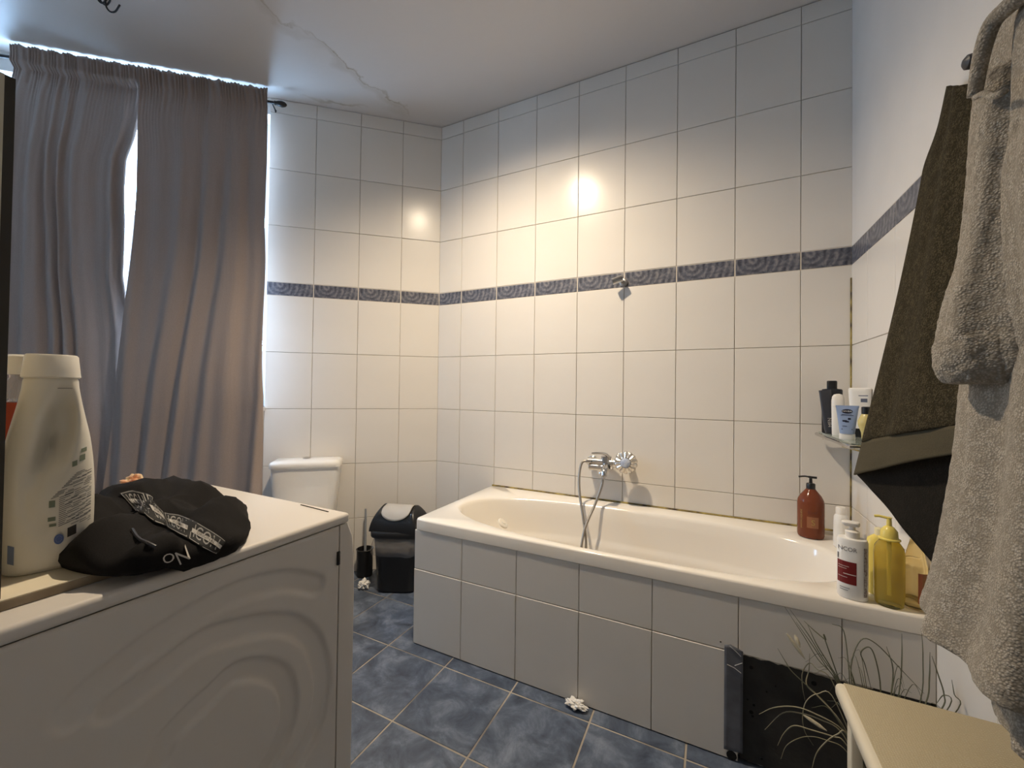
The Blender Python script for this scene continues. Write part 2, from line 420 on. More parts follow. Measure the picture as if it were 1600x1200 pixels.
# window in the left wall: frame, bars and panes
M_frame = mat('window_frame_paint', (0.72, 0.72, 0.72), 0.4)
wn = struct(mesh('window_1', *merge(slab(S0, S0+.05, ZS0, ZS1, -.17, -.11), slab(S1-.05, S1, ZS0, ZS1, -.17, -.11), slab(S0+.05, S1-.05, ZS0, ZS0+.05, -.17, -.11), slab(S0+.05, S1-.05, ZS1-.05, ZS1, -.17, -.11)), M_frame))
mesh('transom', *slab(S0+.05, S1-.05, 2.00, 2.08, -.175, -.105), M_frame, wn)
mesh('mullion', *slab(1.68, 1.74, ZS0+.05, 2.0, -.17, -.11), M_frame, wn)
M_pane, nt_, b_ = node_mat('window_pane')        # thin clear glass: see-through with a weak mirror reflection
tr_ = nt_.nodes.new('ShaderNodeBsdfTransparent'); gl_ = nt_.nodes.new('ShaderNodeBsdfGlossy'); gl_.inputs['Roughness'].default_value = .02
mx_ = nt_.nodes.new('ShaderNodeMixShader'); mx_.inputs[0].default_value = .07
nt_.links.new(tr_.outputs[0], mx_.inputs[1]); nt_.links.new(gl_.outputs[0], mx_.inputs[2]); nt_.links.new(mx_.outputs[0], nt_.nodes['Material Output'].inputs[0])
mesh('pane', *slab(S0+.05, S1-.05, 2.08, ZS1-.05, -.143, -.138), M_pane, wn)
mesh('pane', *slab(S0+.05, 1.68, ZS0+.05, 2.0, -.143, -.138), M_pane, wn)
mesh('pane', *slab(1.74, S1-.05, ZS0+.05, 2.0, -.143, -.138), M_pane, wn)
struct(mesh('trim_1', *slab(S0-.005, S1+.02, ZS0-.022, ZS0, -.11, .045), M_frame))     # sill board

# mouldy sealant between bath and walls
M_seal = mat('mouldy_sealant', (0.42, 0.32, 0.08), 0.6, col2=(0.05, 0.03, 0.015), vs=22)
struct(mesh('trim_2', *merge(tube([(.24, -.004, .549), (XR-.004, -.004, .549)], .005, 6), tube([(XR-.004, -.004, .549), (XR-.004, -.60, .549)], .005, 6), tube([(XR-.005, -.005, .54), (XR-.005, -.005, 1.6)], .0035, 6)), M_seal))

# ------------------------------------------------------------------ bathtub
bt = empty('bathtub', (1.08, -.35, 0), 'white built-in bathtub boxed in beige wall tiles along the back wall', 'bathtub')
N_ = 160
cx, cy = 1.0815, -.351
angs = [2*PI*k/N_ for k in range(N_)]
def ringpts(x0, x1, y0, y1, n, z):
    ccx, ccy, a, b = (x0+x1)/2, (y0+y1)/2, (x1-x0)/2, (y1-y0)/2
    out = []
    n0 = n
    for t in angs:
        c, s = math.cos(t), math.sin(t)
        n = n0 if n0 > 10 else (2.35 if c < 0 else n0)
        c2, s2 = math.copysign(abs(c)**.75, c), math.copysign(abs(s)**.75, s)
        # ray direction follows the rectangle so samples stay even
        dx, dy = c2*a, s2*b
        r = (abs(dx/a)**n+abs(dy/b)**n)**(-1/n)
        out.append(Vector((ccx+dx*r, ccy+dy*r, z)))
    return out
X0, X1, Y0, Y1 = .234, XR-.004, -.699, -.004
R = [ringpts(X0+.012, X1, Y0+.012, Y1, 60, .499), ringpts(X0, X1, Y0, Y1, 60, .499), ringpts(X0, X1, Y0, Y1, 60, .5385), ringpts(X0+.0015, X1, Y0+.0015, Y1, 60, .5435), ringpts(X0+.0065, X1-.002, Y0+.0065, Y1-.002, 60, .546)]
def mix(p, q, t): return [a.lerp(b, t) for a, b in zip(p, q)]
inner = (.300, 1.815, -.660, -.105)
R += [ringpts(inner[0]-.010, inner[1]+.010, inner[2]-.010, inner[3]+.010, 2.9, .546), ringpts(*inner, 2.8, .541), ringpts(inner[0]+.008, inner[1]-.008, inner[2]+.006, inner[3]-.006, 2.8, .528)]
top = ringpts(inner[0]+.012, inner[1]-.010, inner[2]+.008, inner[3]-.008, 2.8, .515)
bot = ringpts(.70, 1.66, -.56, -.19, 2.8, .15)
for t, k in ((.10, .05), (.22, .12), (.34, .19), (.38, .235), (.41, .33), (.45, .37), (.6, .45), (.8, .60), (.92, .78), (1, 1)):
    q = []
    for a, b in zip(top, bot):
        p = a.lerp(b, k); p.z = a.z+(b.z-a.z)*t
        q.append(p)
    R.append(q)
R.append(ringpts(.72, 1.55, -.50, -.20, 2.6, .142))
V, F = rings(R, False, True)
mesh('tub_shell', V, F, M_acryl, bt, True, 50)
ov = Vector((.468, -.30, .445))
mesh('overflow_cover', *lathe([(.030, -.004), (.030, .003), (.025, .006), (.012, .006), (.010, .009), (0.001, .010)], ov, 20, (.62, 0, .78)), mat('tub_fitting', (.78, .74, .66), .2), bt, True)
mesh('drain', *lathe([(.026, 0), (.026, .004), (.02, .005), (.001, .004)], (.80, -.35, .143), 20), M_chrome, bt, True)
# masonry box under the tub
mesh('surround', *merge(bx(.242, 1.482, -.6910, -.60, 0, .4985), bx(1.482, XR-.003, -.6910, -.60, .327, .4985), bx(.242, .30, -.60, -.01, 0, .4985), bx(1.482, XR-.003, -.664, -.60, 0, .327)), M_grout, bt)
fx = [.2345, .4819, .7319, .9819, 1.2319, 1.4819, 1.7319, XR-.003]
zz = [0.002, .3273, .4975]
for i in range(7):
    for j in range(2):
        if j == 0 and i >= 5: continue
        tile_at(bt, ((fx[i]+fx[i+1])/2, -.6930-(.0016 if j == 0 else 0), (zz[j]+zz[j+1])/2), 0, fx[i+1]-fx[i], zz[j+1]-zz[j])
for y0, y1 in ((-.679, -.43), (-.43, -.18), (-.18, -.005)):
    for j in range(2):
        tile_at(bt, (.2385, (y0+y1)/2, (zz[j]+zz[j+1])/2), -PI/2, y1-y0, zz[j+1]-zz[j])
# access hatch: dark bare board in place of the missing tiles
M_board = mat('bare_dark_board', (0.045, 0.042, 0.038), 0.7, col2=(0.028, 0.026, 0.024), vs=14, bump=.5, bs=60)
hb = mesh('hatch_board', *bx(1.486, 1.915, -.683, -.665, .006, .322), M_board, bt)
V, F = [], []
for k in range(9):
    px_, py_ = [(1174, 1043), (1178, 1102), (1174, 1113), (1176, 1119), (1168, 1093), (1272, 1068), (1198, 1081), (1190, 1185), (1212, 1072)][k]
    p = ay(px_, py_, -.6832); r = [.006, .004, .006, .004, .003, .007, .003, .004, .003][k]
    v, f = lathe([(r, 0), (r*.7, .0015), (.0002, .002)], p, 8, (0, -1, 0)); n = len(V); V += v; F += [tuple(i+n for i in q) for q in f]
mesh('screw_dimple', V, F, mat('pit_black', (.008, .008, .008), .9), hb)
def ragged(p0, p1, r, n, amp, seed):
    random.seed(seed); P = []
    for k in range(n+1):
        q = Vector(p0).lerp(Vector(p1), k/n); q.z += random.uniform(-amp, amp); P.append(q)
    return tube(P, lambda t: r*random.uniform(.3, 1.3), 6)
M_lgrout = mat('pale_grout', (.70, .62, .50), .8, var=.3, vs=40)
mesh('grout_ridge', *merge(ragged((1.49, -.688, .3255), (1.80, -.688, .3235), .0034, 30, .0012, 3), ragged((1.51, -.672, .006), (1.66, -.68, .004), .006, 14, .002, 4)), M_lgrout, bt)
# duct tape strip
V, F = [], []
nx, nz = 6, 24
for a in range(nx+1):
    for b in range(nz+1):
        x = 1.444+.050*a/nx; z = .028+.322*b/nz
        if b == nz: z -= .006*abs(a-2)/2
        if b == 0: z += .006*(a/nx)
        V.append((x, -.6990-.0022*abs(noise.noise(Vector((x*60, 3, z*30)))) , z))
for a in range(nx):
    for b in range(nz):
        i = a*(nz+1)+b; F.append((i, i+1, i+nz+2, i+nz+1))
solidify(mesh('tape_strip', V, F, mat('grey_duct_tape', (.145, .15, .17), .38, col2=(.10, .105, .12), vs=20), bt, True), .0008)
mesh('tape_crease', *merge(*[tube([ay(a, b, -.7018), ay(c, d, -.7018)], .0008, 4) for a, b, c, d in ((1140, 1009, 1150, 1018), (1150, 1018, 1158, 1026), (1148, 1040, 1160, 1036), (1136, 1038, 1148, 1044), (1148, 1044, 1158, 1052))]), mat('crease_white', (.5, .5, .5), .6), bt)
mesh('pipe_hole', *place(lathe([(.014, 0), (.014, .001), (.001, .001)], (0, 0, 0), 16, (0, -1, 0)), (1.465, -.6985, .016)), mat('pit_black2', (.006, .006, .006), .9), bt)
mesh('nail_hole', *merge(*[lathe([(.0025, 0), (.0022, .0006), (.0002, .0008)], ay(*q, -.6965), 8, (0, -1, 0)) for q in ((951, 1044), (1126, 1003), (1130, 1028))]), M_dark, bt)
for q in ((1100, 786), (1116, 794)):
    pass

# ------------------------------------------------------------------ shower holder on the border
sh = empty('shower_bracket', (.985, 0, 1.69), 'small chrome shower holder screwed on the blue border tiles', 'bracket')
mesh('wall_plate', *lathe([(.021, 0), (.021, .006), (.017, .009), (.001, .009)], (.998, -.004, 1.678), 20, (0, -1, 0)), M_steel, sh, True)
mesh('arm', *lathe([(.009, 0), (.009, .035), (.012, .045)], (.998, -.010, 1.678), 14, (-.15, -1, .05)), M_steel, sh, True)
Mh = Matrix.Rotation(math.radians(72), 4, 'Y') @ Matrix.Rotation(math.radians(-15), 4, 'X')
mesh('cradle', *place(rings([selip(.016, .013, 2.4, 20, z=-.026), selip(.017, .014, 2.4, 20, z=.026), selip(.012, .009, 2.4, 20, z=.027), selip(.011, .008, 2.4, 20, z=-.01)]), (.975, -.055, 1.681), 0, Mh), M_chrome, sh, True)

# ------------------------------------------------------------------ bath mixer with hose
mx = empty('bath_mixer', (.95, 0, .755), 'chrome wall-mounted bath mixer with fluted knob and looping shower hose', 'tap')
def cyl(p, q, r, n=20, cap=.002):
    p, q = Vector(p), Vector(q); L = (q-p).length
    return lathe([(r-cap, 0), (r, cap), (r, L-cap), (r-cap, L)], p, n, q-p)
zm = .755
kc = ay(978, 722, -.085)
mesh('wall_connector', *merge(cyl((.845, -.004, zm-.01), (.845, -.055, zm-.01), .016), lathe([(.030, 0), (.030, .004), (.02, .012), (.014, .014)], (.845, -.003, zm-.01), 22, (0, -1, 0))), M_chrome, mx, True)
mesh('wall_connector', *merge(cyl((kc.x, -.004, kc.z), (kc.x, -.055, kc.z), .018), lathe([(.034, 0), (.034, .004), (.022, .012), (.014, .014)], (kc.x, -.003, kc.z), 22, (0, -1, 0))), M_chrome, mx, True)
mesh('valve_body', *merge(cyl((.835, -.062, zm), (.985, -.062, zm), .021), cyl((.93, -.062, zm-.03), (.93, -.062, zm+.034), .026), cyl((.845, -.075, zm-.025), (.925, -.075, zm-.025), .018), cyl((.955, -.062, zm-.004), (.965, -.062, zm-.004), .030)), M_chrome, mx, True)
mesh('spout', *tube(smoothpath([(.935, -.07, zm-.01), (.935, -.10, zm-.02), (.935, -.125, zm-.035), (.936, -.135, zm-.055)], 5), lambda t: .018-.003*t, 14), M_chrome, mx, True)
mesh('diverter_knob', *lathe([(.006, 0), (.006, .012), (.010, .015), (.010, .026), (.006, .030), (.001, .031)], (.921, -.105, zm-.045), 14, (-.1, -1, 0)), M_chrome, mx, True)
mesh('lever', *tube(smoothpath([(.945, -.07, zm+.03), (.93, -.085, zm+.046), (.90, -.11, zm+.052), (.872, -.13, zm+.052)], 5), lambda t: .009-.005*t, 10), M_chrome, mx, True)
# fluted knob facing the room
Rk = []
nk = 84
for r, y in ((.016, -.004), (.046, -.002), (.0555, .004), (.0565, .012), (.050, .020), (.034, .024), (.026, .024), (.024, .021)):
    row = []
    for k in range(nk):
        t = 2*PI*k/nk; fl_ = (0.5+0.5*math.cos(14*t))
        rr = r*(1-(.07*fl_ if r > .04 else 0)); yy = y-(.007*fl_ if .03 < r < .056 and y > .01 else 0)
        row.append(Vector((rr*math.cos(t), -yy, rr*math.sin(t))))
    Rk.append(row)
kq = Matrix.Rotation(math.radians(6), 4, 'Z')
kb = mesh('knob', *place(rings(Rk), kc, 0, kq), mat('satin_chrome', (.72, .68, .62), .22, metal=.85), mx, True, 60)
mesh('knob_cap', *place(lathe([(.0235, .018), (.0235, .026), (.020, .029), (.001, .030)], (0, 0, 0), 24, (0, -1, 0)), kc, 0, kq), mat('cap_bluewhite', (.62, .66, .74), .25, col2=(.35, .42, .60), vs=90), kb, True)
# hose
H1 = [(.852, -.088, zm+.002), (.832, -.092, zm+.004), (.812, -.10, zm-.01), (.808, -.125, zm-.07), (.822, -.16, zm-.15), (.857, -.21, zm-.26), (.882, -.25, zm-.35), (.886, -.29, .30), (.90, -.33, .17)]
H0 = [(.928, -.115, zm-.055), (.922, -.125, zm-.11), (.900, -.16, zm-.19), (.878, -.21, zm-.26), (.868, -.25, zm-.32), (.872, -.29, .34), (.93, -.34, .20), (1.02, -.36, .165)]
M_hose = mat('hose_metal', (.36, .33, .29), .38, metal=.8)
mesh('hose', *merge(tube(smoothpath(H1, 8), .0062, 10), tube(smoothpath(H0, 8), .0062, 10)), M_hose, mx, True)
mesh('hose_nut', *cyl((.86, -.085, zm+.002), (.832, -.092, zm+.003), .009, 12), M_chrome, mx, True)
mesh('hose_nut', *cyl((.929, -.112, zm-.045), (.927, -.116, zm-.075), .009, 12), M_chrome, mx, True)
mesh('hand_shower', *merge(tube([(1.01, -.36, .163), (1.09, -.365, .165), (1.16, -.37, .175)], .011, 12), lathe([(.012, 0), (.036, .016), (.036, .026), (.001, .028)], (1.18, -.37, .165), 20, (0.2, 0, 1))), M_chrome, mx, True)

# ------------------------------------------------------------------ curtain rod and curtains
def s_of(px_, py_, off):
    n = AN; d = n.dot(AC)+off; p = on(px_, py_, n, d); return (p-AC).dot(AD), p.z
ROFF, RZ = .07, 2.742
M_rod = mat('black_rod', (.015, .014, .014), .35)
rod = empty('curtain_rod', A(1.6, ROFF, RZ), 'black curtain rod under the ceiling at the window', 'curtain rod')
mesh('pole', *tube([A(.945, ROFF, RZ), A(2.50, ROFF, RZ)], .008, 12), M_rod, rod, True)
mesh('finial', *lathe([(.006, -.006), (.012, .0), (.010, .006), (.015, .022), (.017, .036), (.013, .052), (.006, .060), (.001, .062)], A(.950, ROFF, RZ), 16, -AD), M_rod, rod, True)
mesh('bracket', *merge(tube([A(.965, -.001, RZ-.004), A(.965, ROFF, RZ-.004)], .004, 8), lathe([(.009, 0), (.009, .003), (.001, .004)], A(.965, 0, RZ-.004), 14, AN)), M_rod, rod, True)
mesh('bracket', *merge(tube([A(2.46, -.001, RZ-.004), A(2.46, ROFF, RZ-.004)], .004, 8), lathe([(.016, 0), (.016, .004), (.001, .005)], A(2.46, 0, RZ-.004), 14, AN)), M_rod, rod, True)
def interp(T, z):
    T = sorted(T)
    if z <= T[0][0]: return T[0][1]
    for (a, b), (c, d) in zip(T, T[1:]):
        if z <= c: return b+(d-b)*(z-a)/(c-a)
    return T[-1][1]
def curtain(name, eL, eR, zb, label, seed, doff=0.0, nf=9, bul=(0, 0)):
    """eL / eR: lists of (z, s) for the edge far from / near to the corner"""
    nu, nv = 220, 90; V, F = [], []
    zt = RZ+.060
    for j in range(nv+1):
        t = j/nv; z = zt+(zb-zt)*(t**1.15)
        a, b = interp(eL, z), interp(eR, z)
        for i in range(nu+1):
            u = i/nu; dpt = min(1, max(0, (zt-z-.05)/.5))
            fold = 0; ph = seed*1.7
            nn = noise.noise(Vector((u*3, seed, z*.35)))
            fold += .015*math.sin(2*PI*(nf*u+1.3*nn+.15*z)+ph)
            fold += .004*math.sin(2*PI*(nf*2.1*u+1.6*nn)+ph*2.3)
            fold += .016*noise.noise(Vector((u*7+seed*5, z*.7, 2.2)))
            hf = .006*math.sin(2*PI*(34*u+2*noise.noise(Vector((u*9, seed, 0)))+.3*math.sin(z*18)))+.004*noise.noise(Vector((u*60, z*9, seed)))
            k = max(0, 1-(zt-z)/.26)
            off = ROFF+doff+(.25+.75*dpt)*fold*(.55+.45*t)+hf*(.15+.85*k)*(1 if zt-z > .012 else .5)*(1-.85*dpt)
            if zt-z < .09: off = max(ROFF+.0105, ROFF+.016+doff*.2+hf*.9)
            off += (bul[0]+(bul[1]-bul[0])*u)*bulge(z)
            V.append(A(a+(b-a)*u, max(off, .030), z+.004*math.sin(u*50+seed)*(1 if j == 0 else 0)+.006*noise.noise(Vector((u*8, seed, 9)))*(1 if j == nv else 0)))
    n = nu+1
    for j in range(nv):
        for i in range(nu): F.append((j*n+i, j*n+i+1, (j+1)*n+i+1, (j+1)*n+i))
    o = mesh(name, V, F, M_curtain, None, True, 180); solidify(o, .0016)
    return tag(o, label, 'curtain', None)
def bulge(z): 
    t_ = max(0, min(1, (2.0-z)/1.0)); return t_*t_*(3-2*t_)
def E(L, off, BUL=.075):
    out = []
    for x, y in L:
        z = s_of(x, y, off)[1]; s__, z = s_of(x, y, off+BUL*bulge(z)); out.append((z, s__))
    return out
offm = ROFF+.02
curtain('curtain', E([(214, 128), (212, 300), (203, 420), (189, 520), (172, 640), (158, 760)], offm), E([(418, 150), (417, 260), (414, 360), (413, 480), (411, 620), (407, 760)], offm, .24), .53,
        'grey mauve curtain panel on the right, hanging beside the toilet', 2.3, .014, 5, (.075, .24))
curtain('curtain', E([(14, 84), (8, 118), (-6, 200), (-14, 300), (-20, 600), (-20, 760)], offm, .05), E([(216, 128), (213, 180), (205, 212), (193, 245), (190, 290), (191, 360), (189, 430), (203, 520), (215, 760)], offm, .05), .53,
        'grey mauve curtain panel on the left, behind the detergent bottle', 5.1, -.012, 7, (.05, .05))

# ------------------------------------------------------------------ ceiling lamp (above the frame) and loose wire
lm = empty('ceiling_lamp', (LAMP.x, LAMP.y, CEIL), 'small round white ceiling spot lamp above the bath side', 'lamp')
mesh('housing', *lathe([(.055, 0), (.055, .03), (.048, .045), (.045, .10), (.040, .10), (.040, .09)], (LAMP.x, LAMP.y, CEIL), 24, (0, 0, -1)), M_white, lm, True)
m_, nt_, b_ = node_mat('lamp_lens'); b_.inputs['Emission Color'].default_value = (1, .8, .56, 1); b_.inputs['Emission Strength'].default_value = 160
mesh('lens', *lathe([(.039, 0), (.038, .004), (.001, .006)], (LAMP.x, LAMP.y, CEIL-.095), 24, (0, 0, -1)), m_, lm, True)
wp = [az(150, -14, CEIL), az(158, 2, CEIL-.02), az(166, 8, CEIL-.03), az(172, 0, CEIL-.03), az(165, -4, CEIL-.02), az(166, 10, CEIL-.04), az(172, 18, CEIL-.05), az(180, 18, CEIL-.05), az(187, 8, CEIL-.045)]
wp[0].z = CEIL
cw = mesh('ceiling_wire', *merge(tube(smoothpath(wp, 6), .0035, 8), tube(smoothpath([az(146, -14, CEIL), az(155, 2, CEIL-.02), az(162, 4, CEIL-.025), az(170, -6, CEIL-.02)], 6), .0035, 8)), M_rod, None, True)
tag(cw, 'thin dark loose wire curling out of the ceiling above the curtains', 'wire')

# ------------------------------------------------------------------ washing machine
WX0, WX1, WY0, WY1, WZ = .06, .712, -2.075, -1.487, .853
wm = empty('washing_machine', (.39, -1.78, 0), 'white washing machine with curved embossed side panel left of the bath', 'washing machine')
rbox('cabinet', WX0+.01, WX1-.014, WY0+.006, WY1-.012, .03, WZ-.026, M_enamel, wm, .012, 3)
rbox('lid', WX0, WX1, WY0, WY1, WZ-.0205, WZ, M_enamel, wm, .007, 4)
rbox('lid_seam', WX0+.012, WX1-.010, WY0+.01, WY1-.012, WZ-.0225, WZ-.0200, M_dark, wm, .0005, 1)
for x_ in (WX0+.07, WX1-.07):
    for y_ in (WY0+.07, WY1-.07):
        mesh('foot', *lathe([(.02, 0), (.024, .004), (.024, .012), (.012, .014), (.012, .034)], (x_, y_, 0), 14), M_black, wm, True)
PX = WX1-.004
def P2(l): 
    o = []
    for q in l:
        p = ax(*q, PX); o.append((p.y, p.z))
    return o
GRV = [P2([(495, 915), (455, 908), (420, 912), (378, 924), (332, 945), (280, 976), (210, 1025), (140, 1085), (112, 1116)]),
       P2([(175, 1105), (245, 1057), (315, 1004), (367, 987), (420, 976), (462, 980), (490, 1004), (504, 1050), (502, 1092), (490, 1141), (469, 1183), (440, 1230), (380, 1330)]),
       P2([(245, 1190), (262, 1155), (298, 1116), (332, 1085), (367, 1053), (410, 1046), (441, 1060), (452, 1092), (450, 1127), (434, 1169), (405, 1220), (350, 1300)])]
GRV = [[(p.x, p.y) for p in smoothpath([(a, b, 0) for a, b in g], 5)] for g in GRV]
def gdist(y, z, g):
    best = 9
    for (a, b), (c, d) in zip(g, g[1:]):
        dx, dz = c-a, d-b; L2 = dx*dx+dz*dz+1e-12; t = max(0, min(1, ((y-a)*dx+(z-b)*dz)/L2))
        q = (y-a-t*dx)**2+(z-b-t*dz)**2
        if q < best: best = q
    return math.sqrt(best)
def sst(a, b, x):
    t = max(0, min(1, (x-a)/(b-a))); return t*t*(3-2*t)
y0p, y1p, z0p, z1p = WY0+.095, WY1-.022, .08, WZ-.0225
nY, nZ = 150, 210; V, F = [], []
for i in range(nY+1):
    y = y0p+(y1p-y0p)*i/nY
    for j in range(nZ+1):
        z = z0p+(z1p-z0p)*j/nZ; d = 0
        for k, g in enumerate(GRV):
            dd = gdist(y, z, g); wdt = (.0225, .0225, .0205)[k]
            d = max(d, (1-sst(wdt*.60, wdt*1.02, dd)))
        fade = .35+.65*sst(-1.86, -1.66, y)
        e = min(i, nY-i, nZ-j)
        V.append((PX-.0085*d*fade-(.003 if e == 0 else 0), y, z))
for i in range(nY):
    for j in range(nZ):
        a = i*(nZ+1)+j; F.append((a, a+1, a+nZ+2, a+nZ+1))
mesh('side_panel', V, F, M_enamel, wm, True, 70)
yF = ax(553, 1000, WX1-.004).y
Rr_ = []
for z_, y_ in ((.03, yF-.004), (.04, yF), (.70, yF), (.76, yF-.0025), (.80, yF-.007), (WZ-.022, WY1-.001)):
    q_ = []
    for cx_, cy_, a0 in ((WX1-.009, y_-.005, 0), (WX0+.009, y_-.005, PI/2)):
        for k in range(5):
            t_ = a0+k*PI/8; q_.append(Vector((cx_+.005*math.cos(t_), cy_+.005*math.sin(t_), z_)))
    q_ += [Vector((WX0+.004, WY1-.0215, z_)), Vector((WX1-.004, WY1-.0215, z_))]
    Rr_.append(q_)
mesh('front_panel', *rings(Rr_), M_enamel, wm, True, 50)
rbox('corner_post', WX1-.045, WX1-.003, WY0+.004, WY0+.094, .04, WZ-.023, M_enamel, wm, .006, 3)
p = ax(537, 868, WX1-.004)
rbox('screw_slot', PX-.001, PX+.004, WY1-.030, WY1-.023, p.z-.014, p.z+.014, M_black, wm, .001, 1)
q0, q1 = az(470, 789, WZ), az(513, 800, WZ)
mesh('lid_slot', *tube([q0+Vector((0, 0, .0003)), q1+Vector((0, 0, .0003))], .0013, 6), M_dark, wm)
# drum door on the hidden front and a drawer, so that the machine holds from another side
mesh('drum_door', *lathe([(.16, 0), (.17, .012), (.16, .024), (.12, .028), (.10, .012), (.001, .02)], (.39, yF-.002, .42), 40, (0, 1, 0)), M_steel, wm, True)
rbox('control_panel', WX0+.03, WX1-.03, yF-.006, yF+.003, WZ-.17, WZ-.07, M_white, wm, .003, 2)

# ------------------------------------------------------------------ board, cabinet, bottles on the washer
M_lam = mat('cream_laminate', (.74, .67, .52), .4, var=.05, vs=5)
M_lamedge = mat('worn_board_edge', (.36, .29, .20), .7, col2=(.22, .17, .11), vs=20)
BZ = WZ+.0125
bd = empty('loose_board', (.55, -2.0, WZ), 'cream laminated board lying on the washing machine under the cabinet', 'board')
bx0, bx1, by0, by1 = .34, .660, -2.30, -1.80
mesh('board_core', *bx(bx0, bx1, by0, by1, WZ+.0005, BZ-.001), M_lamedge, bd)
mesh('board_face', *bx(bx0+.0015, bx1-.0015, by0+.0015, by1-.0015, BZ-.0012, BZ), M_lam, bd)
cb = empty('wall_cabinet', (.60, -2.1, BZ), 'narrow cream upright cabinet with dark front edge standing on the board', 'cabinet')
cy1 = ax(12, 500, .650).y
pc = ax(12, 120, .65); CZT = pc.z
M_cream = mat('cream_cabinet', (.60, .56, .45), .5, var=.05, vs=6)
mesh('side_board', *bx(.40, .649, cy1-.018, cy1, BZ+.0005, CZT), M_cream, cb)
mesh('edge_strip', *bx(.649, .653, cy1-.0085, cy1+.0002, BZ+.0005, CZT), mat('dark_edge_band', (.035, .03, .022), .5), cb)
mesh('front_board', *bx(.649, .654, cy1-.02, cy1-.0085, BZ+.0005, CZT), M_cream, cb)
mesh('back_board', *bx(.40, .43, -2.28, cy1-.018, BZ+.0005, CZT), M_cream, cb)
mesh('side_board', *bx(.40, .649, -2.298, -2.28, BZ+.0005, CZT), M_cream, cb)
mesh('top_board', *bx(.43, .649, -2.28, cy1-.018, CZT-.018, CZT), M_cream, cb)
mesh('shelf', *bx(.43, .645, -2.28, cy1-.018, BZ+.28, BZ+.295), M_cream, cb)

# detergent bottle
DB = az(72, 893, BZ)+Vector((-.022, .006, 0)); DB.z = BZ
DSC = Matrix.Diagonal((.70, .80, .925, 1))
rzD = math.atan2(DB.y-CAM.y, DB.x-CAM.x)+PI/2+PI      # local -y looks to the camera side
dt = empty('detergent_bottle', DB, 'large white plastic detergent bottle with white cap standing on the board', 'bottle')
prof = [(0, .050, .028), (.004, .056, .032), (.012, .0605, .035), (.05, .0635, .037), (.10, .0640, .037), (.15, .0615, .036), (.19, .0560, .034), (.22, .0490, .032), (.245, .0430, .031), (.268, .0385, .030), (.280, .0370, .029), (.284, .034, .028)]
prof = [(p.x, p.y, p.z) for p in smoothpath(prof, 4)]
NR = 96
def dbody(extra=0.0):
    R = []
    for z, a, b in prof:
        row = []
        for p in selip(a, b, 2.5, NR, z=z):
            if p.y < 0:                      # visible face: grip recess and swoosh groove
                x = p.x
                # recess: tear shape leaning
                cxr = .010+.12*(z-.20); gx_ = (x-cxr)/.021; gz_ = (z-.205)/.052
                d = .032*math.exp(-(gx_**2+gz_**2)**1.8)
                cx2 = -.012; d += .026*math.exp(-(((x+.008-.25*(z-.17))/.012)**2+((z-.165)/.035)**2)**1.2)
                # groove running down the left and round to the bottom right
                gx2 = -.036+.10*max(0, .09-z)/.09*.55*max(0, (.09-z)/.07)
                gl = abs(x-(-.030 if z > .10 else -.030+.75*((.10-z)**1.6)*8))
                d += .0045*math.exp(-(gl/.006)**2)*(1 if .02 < z < .17 else 0)
                p.y += d*min(1, abs(p.y)/.015)
            row.append(p)
        R.append(row)
    return rings(R)
mesh('body', *place(dbody(), DB, rzD, DSC), mat('milky_hdpe', (.66, .63, .55), .33, bump=.2, bs=30), dt, True, 60)
mesh('cap', *place(rings([selip(.038, .031, 2.2, 60, z=.283), selip(.0405, .033, 2.2, 60, z=.285), selip(.0395, .032, 2.2, 60, z=.292), selip(.0365, .030, 2.2, 60, z=.316), selip(.034, .028, 2.2, 60, z=.3185)]), DB, rzD, DSC), mat('milky_cap', (.72, .69, .62), .35), dt, True)
def dface(x, z, off=.0006):
    a, b = interp([(q[0], q[1]) for q in prof], z), interp([(q[0], q[2]) for q in prof], z)
    x = max(-a*.985, min(a*.985, x)); y = -b*(1-abs(x/a)**2.5)**(1/2.5)
    return Matrix.Translation(DB) @ Matrix.Rotation(rzD, 4, 'Z') @ DSC @ Vector((x, y-off, z))
def dstrip(x0, x1, z0, z1, slant=.0, n=6):
    V = []; F = []
    for i in range(n+1):
        x = x0+(x1-x0)*i/n
        V += [dface(x, z0+slant*(x-x0)), dface(x, z1+slant*(x-x0))]
    for i in range(n): F.append((2*i, 2*i+1, 2*i+3, 2*i+2))
    return V, F
random.seed(11); P = []
for k in range(28):
    z = .140-.0028*k; xr = .058
    xl = .002+.034*max(0, (z-.105)/.035) if z > .105 else .014
    if k == 8: continue
    x = xl
    while x < xr:
        L_ = random.uniform(.007, .018); P.append(dstrip(x, min(xr, x+L_), z, z+.0010, .28, 3)); x += L_+.0010
mesh('small_print', *merge(*P), mat('print_grey', (.12, .12, .12), .6), dt)
mesh('pictograms', *merge(dstrip(.030, .037, .150, .158, .28), dstrip(.040, .048, .157, .166, .28), dstrip(.042, .050, .170, .176, .28), dstrip(.001, .009, .094, .104), dstrip(.0, .010, .074, .080), dstrip(.002, .011, .066, .070)), mat('print_green', (.17, .20, .14), .6), dt)
mesh('recycling_box', *dstrip(.026, .038, .046, .060, .28), mat('print_black', (.03, .025, .02), .6), dt)
em = [dface(.015+.0065*math.cos(t), .046+.0075*math.sin(t)) for t in [2*PI*k/20 for k in range(20)]]+[dface(.015+.004*math.cos(t), .046+.0045*math.sin(t)) for t in [2*PI*k/20 for k in range(20)]]
mesh('round_emblem', em, [(k, (k+1) % 20, 20+(k+1) % 20, 20+k) for k in range(20)]+[tuple(range(20, 40))[::1][:20:2]], mat('print_blue', (.08, .12, .28), .6), dt)
